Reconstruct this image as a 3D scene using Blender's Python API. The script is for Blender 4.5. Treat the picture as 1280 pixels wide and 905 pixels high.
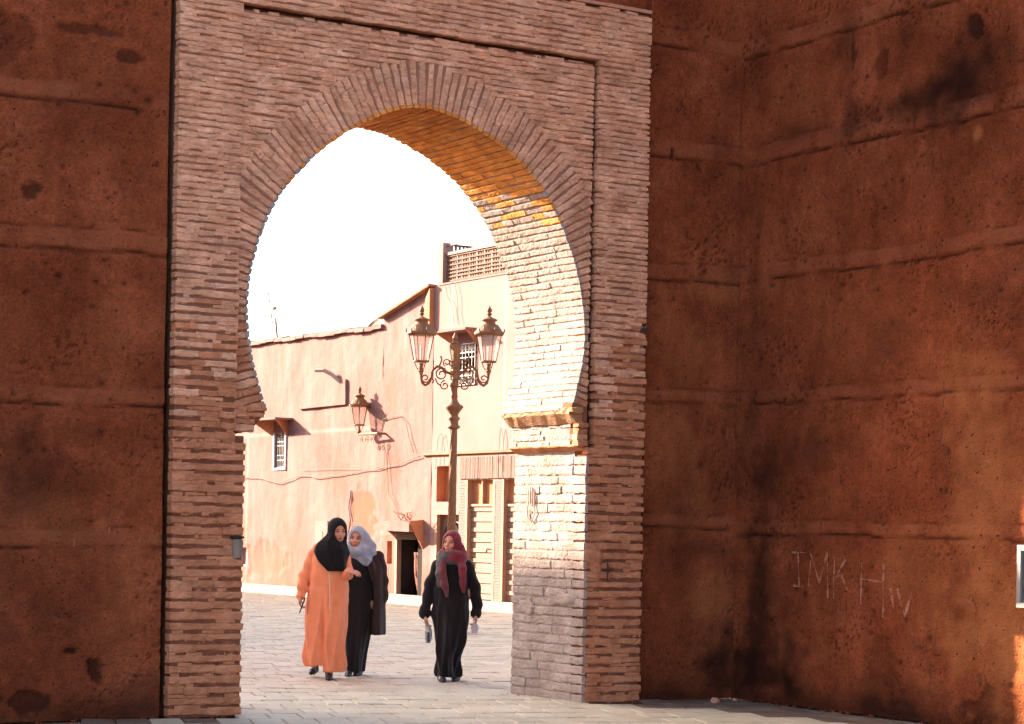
import bpy, bmesh, math, random
import numpy as np
from mathutils import Matrix, Vector

for o in list(bpy.data.objects):
    bpy.data.objects.remove(o)
SC = bpy.context.scene
COL = SC.collection
rnd = random.Random(7)
RS = np.random.RandomState(11)

# ------------------------------------------------------------------ camera
YAW, ROLL = 0.558373, 0.0176356
CAM = Vector((0.0, -16.192, 1.6))
Rv = Vector((math.cos(YAW), -math.sin(YAW), 0)); Fv = Vector((math.sin(YAW), math.cos(YAW), 0)); Uv = Vector((0, 0, 1))
cx = Rv * math.cos(ROLL) + Uv * math.sin(ROLL)
cy = -Rv * math.sin(ROLL) + Uv * math.cos(ROLL)
cz = -Fv
cam = bpy.data.cameras.new('camera'); cam_o = bpy.data.objects.new('camera', cam); COL.objects.link(cam_o)
cam_o.matrix_world = Matrix(((cx.x, cy.x, cz.x, CAM.x), (cx.y, cy.y, cz.y, CAM.y), (cx.z, cy.z, cz.z, CAM.z), (0, 0, 0, 1)))
cam.sensor_width = 36; cam.lens = 2648.4 / 1280 * 36; cam.shift_y = 209.03 / 1280
cam.clip_start = 0.1; cam.clip_end = 2000
SC.camera = cam_o

# ------------------------------------------------------------------ light
SUN_TRAVEL = Vector((1.0, -2.05, -0.84)).normalized()      # the way the sunlight travels
to_sun = -SUN_TRAVEL
elev = math.asin(to_sun.z)
world = bpy.data.worlds.new('World'); SC.world = world; world.use_nodes = True
wn = world.node_tree; wn.nodes.clear()
sky = wn.nodes.new('ShaderNodeTexSky'); sky.sky_type = 'NISHITA'; sky.sun_disc = False
sky.sun_elevation = elev; sky.sun_rotation = math.atan2(to_sun.x, to_sun.y)
sky.air_density = 0.8; sky.dust_density = 4.0; sky.ozone_density = 0.3; sky.altitude = 450
bg = wn.nodes.new('ShaderNodeBackground'); bg.inputs['Strength'].default_value = 0.125
wo = wn.nodes.new('ShaderNodeOutputWorld')
wn.links.new(sky.outputs[0], bg.inputs[0]); wn.links.new(bg.outputs[0], wo.inputs[0])
sun = bpy.data.lights.new('sun', 'SUN'); sun.energy = 5.0; sun.angle = math.radians(0.53); sun.color = (1.0, 0.88, 0.74)
sun_o = bpy.data.objects.new('sun', sun); COL.objects.link(sun_o)
sun_o.rotation_euler = SUN_TRAVEL.to_track_quat('-Z', 'Y').to_euler(); sun_o.location = (0, 30, 30)
SC.view_settings.view_transform = 'Standard'; SC.view_settings.look = 'None'
SC.view_settings.exposure = 2.75; SC.view_settings.gamma = 1.0
SC.view_settings.use_curve_mapping = False
SC.render.engine = 'CYCLES'
SC.cycles.use_denoising = True
SC.cycles.max_bounces = 8; SC.cycles.diffuse_bounces = 4; SC.cycles.transparent_max_bounces = 12
SC.cycles.sample_clamp_indirect = 6.0

# ------------------------------------------------------------------ numpy noise
_perm = np.random.RandomState(3).rand(256, 256)
_perm3 = np.random.RandomState(4).rand(64, 64, 64)
_ang = np.random.RandomState(3).rand(256, 256) * 2 * np.pi
_gx, _gy = np.cos(_ang), np.sin(_ang)
def vnoise2(x, y):
    xi = np.floor(x).astype(int); yi = np.floor(y).astype(int); fx = x - xi; fy = y - yi
    wx = fx * fx * fx * (fx * (fx * 6 - 15) + 10); wy = fy * fy * fy * (fy * (fy * 6 - 15) + 10)
    def g(i, j, dx, dy): return _gx[i & 255, j & 255] * dx + _gy[i & 255, j & 255] * dy
    a = g(xi, yi, fx, fy); b = g(xi + 1, yi, fx - 1, fy); c = g(xi, yi + 1, fx, fy - 1); d = g(xi + 1, yi + 1, fx - 1, fy - 1)
    return 0.5 + 0.85 * ((a * (1 - wx) + b * wx) * (1 - wy) + (c * (1 - wx) + d * wx) * wy)
def fbm2(x, y, oct=4, gain=0.5):
    s = 0; a = 1; t = 0
    for i in range(oct):
        s = s + a * vnoise2(x * 2 ** i + 17.3 * i, y * 2 ** i + 5.7 * i); t += a; a *= gain
    return s / t
def vnoise3(p):
    i = np.floor(p).astype(int); f = p - i; f = f * f * (3 - 2 * f)
    r = 0
    for dx in (0, 1):
        for dy in (0, 1):
            for dz in (0, 1):
                w = (f[..., 0] if dx else 1 - f[..., 0]) * (f[..., 1] if dy else 1 - f[..., 1]) * (f[..., 2] if dz else 1 - f[..., 2])
                r = r + w * _perm3[(i[..., 0] + dx) & 63, (i[..., 1] + dy) & 63, (i[..., 2] + dz) & 63]
    return r
def sstep(a, b, x):
    t = np.clip((x - a) / (b - a), 0, 1); return t * t * (3 - 2 * t)

# ------------------------------------------------------------------ materials
MATS = {}
def mat(name, cols, scale=3.0, detail=6.0, rough=0.9, bump=(), tint=0.0, metal=0.0, attrs=(), stretch=(1, 1, 1), spec=0.3, contrast=(0.3, 0.7), bdist=0.02, mottle=None, specks=None):
    """procedural surface: noise between 2-3 colours in world space, fine relief, per-piece tint, painted-in wear attributes"""
    if name in MATS: return MATS[name]
    m = bpy.data.materials.new(name); m.use_nodes = True; nt = m.node_tree; N = nt.nodes; L = nt.links
    b = N['Principled BSDF']; b.inputs['Roughness'].default_value = rough; b.inputs['Metallic'].default_value = metal
    b.inputs['Specular IOR Level'].default_value = spec
    geo = N.new('ShaderNodeNewGeometry'); mp = N.new('ShaderNodeMapping'); mp.inputs['Scale'].default_value = stretch
    L.new(geo.outputs['Position'], mp.inputs['Vector'])
    nz = N.new('ShaderNodeTexNoise'); nz.inputs['Scale'].default_value = scale; nz.inputs['Detail'].default_value = detail; nz.inputs['Roughness'].default_value = 0.6
    L.new(mp.outputs[0], nz.inputs['Vector'])
    r = N.new('ShaderNodeValToRGB'); e = r.color_ramp.elements
    e[0].position = contrast[0]; e[1].position = contrast[1]; e[0].color = (*cols[0], 1); e[1].color = (*cols[-1], 1)
    if len(cols) == 3:
        k = e.new((contrast[0] + contrast[1]) / 2); k.color = (*cols[1], 1)
    L.new(nz.outputs['Fac'], r.inputs['Fac']); col = r.outputs['Color']
    if tint:
        oi = N.new('ShaderNodeObjectInfo'); at = N.new('ShaderNodeAttribute'); at.attribute_name = 'tint'
        ad = N.new('ShaderNodeMath'); ad.operation = 'ADD'; L.new(oi.outputs['Random'], ad.inputs[0]); L.new(at.outputs['Fac'], ad.inputs[1])
        fr = N.new('ShaderNodeMath'); fr.operation = 'FRACT'; L.new(ad.outputs[0], fr.inputs[0])
        mr = N.new('ShaderNodeMapRange'); mr.inputs['To Min'].default_value = 1 - tint; mr.inputs['To Max'].default_value = 1 + tint * 0.8
        L.new(fr.outputs[0], mr.inputs['Value'])
        vm = N.new('ShaderNodeVectorMath'); vm.operation = 'SCALE'; L.new(col, vm.inputs[0]); L.new(mr.outputs[0], vm.inputs['Scale']); col = vm.outputs[0]
    if mottle:
        for ms, lo_, hi_, st3 in mottle:
            m2 = N.new('ShaderNodeMapping'); m2.inputs['Scale'].default_value = st3; L.new(geo.outputs['Position'], m2.inputs['Vector'])
            n3 = N.new('ShaderNodeTexNoise'); n3.inputs['Scale'].default_value = ms; n3.inputs['Detail'].default_value = 8; n3.inputs['Roughness'].default_value = 0.7; L.new(m2.outputs[0], n3.inputs['Vector'])
            r3 = N.new('ShaderNodeMapRange'); r3.inputs['From Min'].default_value = 0.3; r3.inputs['From Max'].default_value = 0.7; r3.inputs['To Min'].default_value = lo_; r3.inputs['To Max'].default_value = hi_; L.new(n3.outputs['Fac'], r3.inputs['Value'])
            v3 = N.new('ShaderNodeVectorMath'); v3.operation = 'SCALE'; L.new(col, v3.inputs[0]); L.new(r3.outputs[0], v3.inputs['Scale']); col = v3.outputs[0]
    for an, c in attrs:
        at = N.new('ShaderNodeAttribute'); at.attribute_name = an
        mx = N.new('ShaderNodeMix'); mx.data_type = 'RGBA'; L.new(at.outputs['Fac'], mx.inputs['Factor']); L.new(col, mx.inputs['A'])
        mx.inputs['B'].default_value = (*c, 1); col = mx.outputs['Result']
    if specks:
        for ss_, th_ in ((30, 0.655), (62, 0.665), (110, 0.69)):
            n4 = N.new('ShaderNodeTexNoise'); n4.inputs['Scale'].default_value = ss_; n4.inputs['Detail'].default_value = 3; L.new(geo.outputs['Position'], n4.inputs['Vector'])
            r4 = N.new('ShaderNodeMapRange'); r4.inputs['From Min'].default_value = th_; r4.inputs['From Max'].default_value = th_ + 0.05; r4.inputs['To Max'].default_value = 0.85; L.new(n4.outputs['Fac'], r4.inputs['Value'])
            mx = N.new('ShaderNodeMix'); mx.data_type = 'RGBA'; L.new(r4.outputs[0], mx.inputs['Factor']); L.new(col, mx.inputs['A']); mx.inputs['B'].default_value = (*specks, 1); col = mx.outputs['Result']
    L.new(col, b.inputs['Base Color'])
    nrm = None
    for sc_, st in bump:
        n2 = N.new('ShaderNodeTexNoise'); n2.inputs['Scale'].default_value = sc_; n2.inputs['Detail'].default_value = 5; L.new(mp.outputs[0], n2.inputs['Vector'])
        bp = N.new('ShaderNodeBump'); bp.inputs['Strength'].default_value = st; bp.inputs['Distance'].default_value = bdist
        L.new(n2.outputs['Fac'], bp.inputs['Height'])
        if nrm: L.new(nrm, bp.inputs['Normal'])
        nrm = bp.outputs[0]
    if nrm: L.new(nrm, b.inputs['Normal'])
    MATS[name] = m
    return m

earth = mat('rammed_earth', [(0.165, 0.037, 0.0145), (0.245, 0.057, 0.022), (0.32, 0.081, 0.033)], scale=1.3, detail=10, bump=[(14, 0.8), (48, 0.9), (110, 0.6)], rough=1.0, spec=0.0,
            attrs=[('band', (0.29, 0.082, 0.036)), ('pit', (0.045, 0.013, 0.008)), ('stain', (0.032, 0.011, 0.007)), ('pale', (0.41, 0.13, 0.045))], specks=(0.03, 0.010, 0.007),
            mottle=[(9, 0.80, 1.18, (1, 1, 1)), (38, 0.72, 1.25, (1, 1, 1)), (85, 0.74, 1.25, (1, 1, 1)), (2.5, 0.78, 1.15, (1, 1, 0.25)), (0.45, 0.8, 1.15, (1, 1, 1))])
brickm = mat('old_brick', [(0.4, 0.138, 0.062), (0.51, 0.192, 0.092), (0.58, 0.245, 0.13)], scale=4, detail=9, bump=[(30, 0.7), (110, 0.5)], tint=0.10, rough=0.95, spec=0.08, mottle=[(22, 0.68, 1.2, (0.45, 0.45, 1.6)), (3.0, 0.82, 1.12, (1, 1, 1))])
limem = mat('limed_brick', [(0.28, 0.19, 0.148), (0.365, 0.258, 0.207), (0.42, 0.308, 0.255)], scale=4, detail=9, bump=[(30, 0.8), (110, 0.5)], tint=0.10, rough=0.95, spec=0.08, mottle=[(16, 0.75, 1.15, (1, 0.45, 1.4))])
jointm = mat('brick_joint', [(0.14, 0.046, 0.024), (0.215, 0.074, 0.038), (0.4, 0.165, 0.09)], scale=7, detail=8, bump=[(25, 0.9), (90, 0.5)], rough=0.98, spec=0.05, contrast=(0.36, 0.80))
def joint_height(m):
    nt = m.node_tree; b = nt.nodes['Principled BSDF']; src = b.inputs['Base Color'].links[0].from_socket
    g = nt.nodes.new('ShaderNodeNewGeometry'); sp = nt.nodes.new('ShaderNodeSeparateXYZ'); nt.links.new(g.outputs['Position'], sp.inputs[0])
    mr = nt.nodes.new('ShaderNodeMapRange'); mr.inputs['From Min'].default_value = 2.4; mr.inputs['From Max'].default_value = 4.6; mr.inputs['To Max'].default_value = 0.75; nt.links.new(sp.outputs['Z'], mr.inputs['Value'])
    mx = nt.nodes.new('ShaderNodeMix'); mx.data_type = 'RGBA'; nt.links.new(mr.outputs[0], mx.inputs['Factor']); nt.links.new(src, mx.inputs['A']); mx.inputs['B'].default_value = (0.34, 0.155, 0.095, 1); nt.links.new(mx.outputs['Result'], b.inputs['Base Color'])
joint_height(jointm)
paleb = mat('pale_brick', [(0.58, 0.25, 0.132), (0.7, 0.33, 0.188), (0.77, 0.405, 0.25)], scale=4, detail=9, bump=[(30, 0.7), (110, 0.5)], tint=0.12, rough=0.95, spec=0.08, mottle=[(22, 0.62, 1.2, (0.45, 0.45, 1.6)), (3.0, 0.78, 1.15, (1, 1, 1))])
bounceb = mat('bounce_brick', [(0.56, 0.175, 0.036), (0.69, 0.25, 0.06), (0.74, 0.32, 0.1)], scale=4, detail=9, bump=[(30, 0.8), (110, 0.5)], tint=0.14, rough=0.95, spec=0.08, mottle=[(16, 0.7, 1.2, (1, 0.45, 1.4))])  # orange soffit: bounced light put into the brick colour
plasterm = mat('lime_plaster', [(0.42, 0.175, 0.1), (0.5, 0.23, 0.145)], scale=6, bump=[(30, 0.3)], rough=0.95, spec=0.1)
paverm = mat('paving_stone', [(0.39, 0.305, 0.2), (0.455, 0.36, 0.242), (0.505, 0.405, 0.285)], scale=2.2, detail=8, bump=[(40, 0.25)], tint=0.09, rough=0.75, spec=0.3)
groundm = mat('ground_joint', [(0.2, 0.155, 0.12), (0.28, 0.22, 0.175)], scale=3, bump=[(30, 0.5)], rough=0.95, spec=0.1)
walkm = mat('pale_sidewalk', [(0.28, 0.2, 0.16), (0.32, 0.235, 0.195)], scale=2, bump=[(25, 0.3)], rough=0.9, spec=0.2, tint=0.05)
housem = mat('house_plaster', [(0.21, 0.098, 0.074), (0.25, 0.125, 0.102), (0.28, 0.15, 0.128)], scale=1.1, detail=9, bump=[(8, 0.35), (40, 0.25)], rough=0.95, spec=0.1,
             attrs=[('stain', (0.185, 0.082, 0.045))], stretch=(1, 1, 0.45), mottle=[(2.6, 0.84, 1.12, (1, 1, 0.2)), (12, 0.86, 1.1, (1, 1, 1)), (40, 0.9, 1.08, (1, 1, 1))], specks=(0.13, 0.06, 0.035))
house2m = mat('smooth_plaster', [(0.26, 0.14, 0.115), (0.3, 0.167, 0.142)], scale=0.8, detail=7, bump=[(10, 0.2)], rough=0.95, spec=0.1)
ochrem = mat('ochre_face', [(0.36, 0.14, 0.06), (0.43, 0.18, 0.085)], scale=3, bump=[(20, 0.2)], rough=0.9, spec=0.1)  # ochre on hood cheeks, reveals, end block and small panels
tilem = mat('coping_tile', [(0.24, 0.1, 0.055), (0.33, 0.16, 0.09)], scale=6, bump=[(30, 0.4)], rough=0.9, spec=0.1, tint=0.15)
woodm = mat('weathered_wood', [(0.24, 0.11, 0.055), (0.33, 0.175, 0.095), (0.4, 0.23, 0.14)], scale=3, detail=8, bump=[(20, 0.4)], rough=0.8, stretch=(4, 4, 0.6), tint=0.1)
palewood = mat('pale_wood', [(0.21, 0.115, 0.07), (0.28, 0.165, 0.11)], scale=3, detail=8, bump=[(20, 0.3)], rough=0.8, tint=0.06)
oldwood = mat('cedar_board', [(0.30, 0.13, 0.05), (0.42, 0.21, 0.09)], scale=4, detail=8, bump=[(30, 0.6)], rough=0.85, stretch=(4, 0.6, 4))
darkm = mat('dark_interior', [(0.025, 0.018, 0.015), (0.04, 0.03, 0.025)], rough=0.95, spec=0.05)
ironm = mat('bronze_iron', [(0.15, 0.062, 0.022), (0.25, 0.108, 0.042)], scale=14, bump=[(60, 0.3)], rough=0.7, metal=0.1, spec=0.3)
blackiron = mat('black_iron', [(0.03, 0.025, 0.022), (0.06, 0.045, 0.04)], scale=20, rough=0.6, metal=0.3)
cablem = mat('cable', [(0.10, 0.06, 0.045), (0.16, 0.10, 0.07)], scale=20, rough=0.8)
greym = mat('grey_stone', [(0.17, 0.115, 0.082), (0.25, 0.175, 0.13)], scale=8, bump=[(30, 0.5)], rough=0.95)
whitem = mat('white_paint', [(0.42, 0.39, 0.36), (0.52, 0.48, 0.45)], scale=5, bump=[(30, 0.1)], rough=0.7)
chalkm = mat('chalk', [(0.26, 0.085, 0.045), (0.4, 0.17, 0.11)], scale=60, rough=0.95, spec=0.05)
paintm = mat('dark_paint', [(0.05, 0.028, 0.022), (0.09, 0.05, 0.04)], scale=30, rough=0.95, spec=0.05)
def glass_mat():
    m = bpy.data.materials.new('lantern_glass'); m.use_nodes = True; nt = m.node_tree
    nt.nodes.clear(); o = nt.nodes.new('ShaderNodeOutputMaterial'); mx = nt.nodes.new('ShaderNodeMixShader')
    t = nt.nodes.new('ShaderNodeBsdfTransparent'); t.inputs[0].default_value = (0.93, 0.9, 0.86, 1)
    g = nt.nodes.new('ShaderNodeBsdfPrincipled'); g.inputs['Base Color'].default_value = (0.7, 0.66, 0.6, 1); g.inputs['Roughness'].default_value = 0.15
    nz = nt.nodes.new('ShaderNodeTexNoise'); nz.inputs['Scale'].default_value = 9
    mr = nt.nodes.new('ShaderNodeMapRange'); mr.inputs['To Min'].default_value = 0.12; mr.inputs['To Max'].default_value = 0.3
    nt.links.new(nz.outputs['Fac'], mr.inputs['Value']); nt.links.new(mr.outputs[0], mx.inputs[0])
    nt.links.new(t.outputs[0], mx.inputs[1]); nt.links.new(g.outputs[0], mx.inputs[2]); nt.links.new(mx.outputs[0], o.inputs[0])
    return m
glassm = glass_mat()

# ------------------------------------------------------------------ object helpers
def mesh_obj(name, verts, faces, material, parent=None, smooth=False, attrs=None):
    me = bpy.data.meshes.new(name)
    me.from_pydata([tuple(v) for v in verts] if not isinstance(verts, np.ndarray) else verts.tolist(), [], faces if not isinstance(faces, np.ndarray) else faces.tolist())
    if smooth: me.polygons.foreach_set('use_smooth', [True] * len(me.polygons))
    for an, vals in (attrs or {}).items():
        a = me.attributes.new(an, 'FLOAT', 'POINT'); a.data.foreach_set('value', np.asarray(vals, dtype=np.float32))
    me.update()
    if material: me.materials.append(material)
    o = bpy.data.objects.new(name, me); COL.objects.link(o)
    if parent: par(o, parent)
    return o
def wmat(o):
    m = o.matrix_basis.copy()
    return (wmat(o.parent) @ o.matrix_parent_inverse @ m) if o.parent else m
def par(o, p):
    o.parent = p; o.matrix_parent_inverse = wmat(p).inverted()
def empty(name, loc, rz=0.0):
    o = bpy.data.objects.new(name, None); COL.objects.link(o); o.location = loc; o.rotation_euler = (0, 0, rz); o.empty_display_size = 0.2
    o.matrix_basis = Matrix.Translation(loc) @ Matrix.Rotation(rz, 4, 'Z')
    return o
def tag(o, label=None, cat=None, group=None, kind=None):
    if label: o['label'] = label
    if cat: o['category'] = cat
    if group: o['group'] = group
    if kind: o['kind'] = kind
    return o
class MB:
    """collects boxes, tubes, lathes into one mesh"""
    def __init__(s): s.v = []; s.f = []
    def add(s, v, f):
        n = len(s.v); s.v += [tuple(p) for p in v]; s.f += [tuple(i + n for i in q) for q in f]; return s
    def box(s, a, b):
        x0, y0, z0 = a; x1, y1, z1 = b
        v = [(x0, y0, z0), (x1, y0, z0), (x1, y1, z0), (x0, y1, z0), (x0, y0, z1), (x1, y0, z1), (x1, y1, z1), (x0, y1, z1)]
        return s.add(v, [(0, 3, 2, 1), (4, 5, 6, 7), (0, 1, 5, 4), (1, 2, 6, 5), (2, 3, 7, 6), (3, 0, 4, 7)])
    def prism(s, poly, h0, h1, fn):
        n = len(poly); v = [fn(a, b, h0) for a, b in poly] + [fn(a, b, h1) for a, b in poly]
        return s.add(v, [tuple(range(n))[::-1], tuple(range(n, 2 * n))] + [(i, (i + 1) % n, n + (i + 1) % n, n + i) for i in range(n)])
    def tube(s, pts, r, seg=6, cap=True):
        pts = [Vector(p) for p in pts]; n = len(pts); rs = r if isinstance(r, (list, tuple)) else [r] * n
        v = []; f = []; up = Vector((0.13, 0.21, 0.97))
        for i, p in enumerate(pts):
            d = (pts[min(i + 1, n - 1)] - pts[max(i - 1, 0)]).normalized()
            a = d.cross(up)
            if a.length < 0.1: a = d.cross(Vector((1, 0.3, 0)))
            a.normalize(); b = d.cross(a)
            for k in range(seg):
                t = 2 * math.pi * k / seg; v.append(p + (a * math.cos(t) + b * math.sin(t)) * rs[i])
        for i in range(n - 1):
            for k in range(seg):
                f.append((i * seg + k, i * seg + (k + 1) % seg, (i + 1) * seg + (k + 1) % seg, (i + 1) * seg + k))
        if cap: f.append(tuple(range(seg))[::-1]); f.append(tuple(range((n - 1) * seg, n * seg)))
        return s.add(v, f)
    def lathe(s, prof, c=(0, 0, 0), seg=20, twist=None):
        v = []; f = []; n = len(prof)
        for r, z in prof:
            for k in range(seg):
                t = 2 * math.pi * k / seg; rr = r
                if twist: rr = r * (1 + twist[0] * math.cos(twist[1] * t - twist[2] * z))
                v.append((c[0] + rr * math.cos(t), c[1] + rr * math.sin(t), c[2] + z))
        for i in range(n - 1):
            for k in range(seg):
                f.append((i * seg + k, i * seg + (k + 1) % seg, (i + 1) * seg + (k + 1) % seg, (i + 1) * seg + k))
        f.append(tuple(range(seg))[::-1]); f.append(tuple(range((n - 1) * seg, n * seg)))
        return s.add(v, f)
    def build(s, name, material, parent=None, smooth=False):
        return mesh_obj(name, s.v, s.f, material, parent, smooth)

# ------------------------------------------------------------------ ground
GV = [(-300, -300, -0.02), (300, -300, -0.02), (300, 300, -0.02), (-300, 300, -0.02)]
tag(mesh_obj('ground', GV, [(0, 1, 2, 3)], groundm), kind='structure')

# paving: slabs laid in staggered rows, turned 19 degrees to the gate axis
pv_root = empty('paving', (9, 2, 0)); tag(pv_root, kind='structure')
def slab_mesh(seed):
    r = random.Random(seed); bev = 0.035
    v = []
    for (z, s) in ((-1, 1.0), (0, 1.0), (1, 1 - bev)):
        for (a, b) in ((-.5, -.5), (.5, -.5), (.5, .5), (-.5, .5)):
            v.append((a * s + r.uniform(-.012, .012), b * (1 - (1 - s) * 0.5) + r.uniform(-.008, .008), z))
    f = [(8, 9, 10, 11)]
    for k in range(2):
        for i in range(4):
            j = (i + 1) % 4; f.append((k * 4 + i, k * 4 + j, k * 4 + 4 + j, k * 4 + 4 + i))
    me = bpy.data.meshes.new('paver'); me.from_pydata(v, [], f); me.materials.append(paverm); return me
SLABS = [slab_mesh(i) for i in range(6)]
def in_view(p, m=1.5):
    d = Vector(p) - CAM; z = d.dot(Fv)
    if z < 3: return False
    x = d.dot(Rv)
    return -0.2417 * z - m < x < 0.2417 * z + m
A19 = math.radians(19.0)
dl = Vector((math.sin(A19), math.cos(A19), 0)); dw = Vector((math.cos(A19), -math.sin(A19), 0))
LW, LL = 0.27, 0.46
cand = []
for i in range(-60, 140):
    off = (i * 0.37 % 1.0) * LW * 0 + (0.5 * LW if False else 0)
    for j in range(-90, 140):
        jj = j + (0.5 if i % 2 else 0)
        p = Vector((6, -4, 0)) + dw * (i * LW) + dl * (jj * LL)
        # rows run across the view: stagger along the width instead
        p = Vector((6, -4, 0)) + dw * ((i + (0.5 if j % 2 else 0) + 0.13 * math.sin(j * 2.3)) * LW) + dl * (j * LL)
        if not (-13 < p.y < 34 and 3.5 < p.x < 21.55): continue
        if not (in_view(p, 1.2) or (p.y < -1 and 3.5 < p.x < 12.6)): continue
        if p.y > 0.6 and p.x < 6.9 + 0.42 * p.y: continue
        if -0.1 < p.y < 1.35 and not (7.3 < p.x < 11.05): continue
        if p.y <= 0.05 and p.x > 12.5: continue
        cand.append(p)
def px_area(p):
    d = p - CAM; z = d.dot(Fv); return 1 / z ** 3
def truly_seen(p):
    d = p - CAM; z = d.dot(Fv); x = 640 + 2648.4 * d.dot(Rv) / z; y = 661.5 + 2648.4 * 1.6 / z
    return y < 915 and ((300 < x < 640 and p.y > -1.6) or (640 <= x < 1100 and p.y < -0.05) or p.y < -0.1)
cand.sort(key=lambda p: (not truly_seen(p), -px_area(p)))
def slab_matrix(p, r):
    z = r.uniform(-0.004, 0.003)
    return Matrix.Translation((p.x, p.y, z)) @ Matrix.Rotation(-A19 + r.uniform(-.01, .01), 4, 'Z') @ Matrix.Rotation(r.uniform(-.008, .008), 4, 'X') @ Matrix.Rotation(r.uniform(-.012, .012), 4, 'Y') @ Matrix.Diagonal((LW - rnd.uniform(.008, .018), LL - rnd.uniform(.008, .02), 0.012, 1))
shadem = mat('shade_paving', [(0.1, 0.06, 0.038), (0.15, 0.095, 0.062), (0.2, 0.135, 0.095)], scale=3, detail=8, bump=[(40, .4)], tint=.12, rough=.9, spec=.15)  # darker slabs: shade at the wall foot and corner put into the colour
SLAB_SHADE = []
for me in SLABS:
    m2 = me.copy(); m2.materials.clear(); m2.materials.append(shadem); SLAB_SHADE.append(m2)
REST = {False: [[], [], []], True: [[], [], []]}
for k, p in enumerate(cand):
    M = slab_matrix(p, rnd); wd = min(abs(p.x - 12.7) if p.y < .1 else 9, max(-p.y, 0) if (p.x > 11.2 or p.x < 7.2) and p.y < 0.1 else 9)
    shade_toned = wd < 0.3 + 0.4 * rnd.random() or (p.y < 0.1 and p.x > 11.1 + 0.25 * max(0, -p.y) + 0.3 * rnd.random())
    me = (SLAB_SHADE if shade_toned else SLABS)[rnd.randrange(6)]
    if k < 300:
        o = bpy.data.objects.new('paver', me); COL.objects.link(o); o.matrix_basis = M; par(o, pv_root)
    else:
        t = rnd.random(); q = REST[shade_toned]; nb = len(q[0])
        for v in me.vertices: q[0].append(tuple(M @ v.co)); q[2].append(t)
        for pf in me.polygons: q[1].append(tuple(i + nb for i in pf.vertices))
for shade_toned, nm, m_ in ((False, 'pavers', paverm), (True, 'shade_pavers', shadem)):
    q = REST[shade_toned]
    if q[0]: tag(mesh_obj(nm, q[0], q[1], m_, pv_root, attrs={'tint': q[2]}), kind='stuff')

# pale sidewalk slabs along the houses
sw = empty('sidewalk', (22.5, 24, 0)); tag(sw, kind='structure')
base = MB().box((21.68, 8, -0.02), (23.6, 60, 0.055)); base.build('bed', groundm, sw)
y = 8.0; k = 0
while y < 44:
    w = 0.9
    for (a, b) in ((21.65, 22.55), (22.56, 23.5)):
        o = MB().box((a, y + .006, -0.01), (b, y + w - .006, 0.068 + rnd.uniform(-.003, .003))).build('slab', walkm, sw)
    y += w

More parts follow.
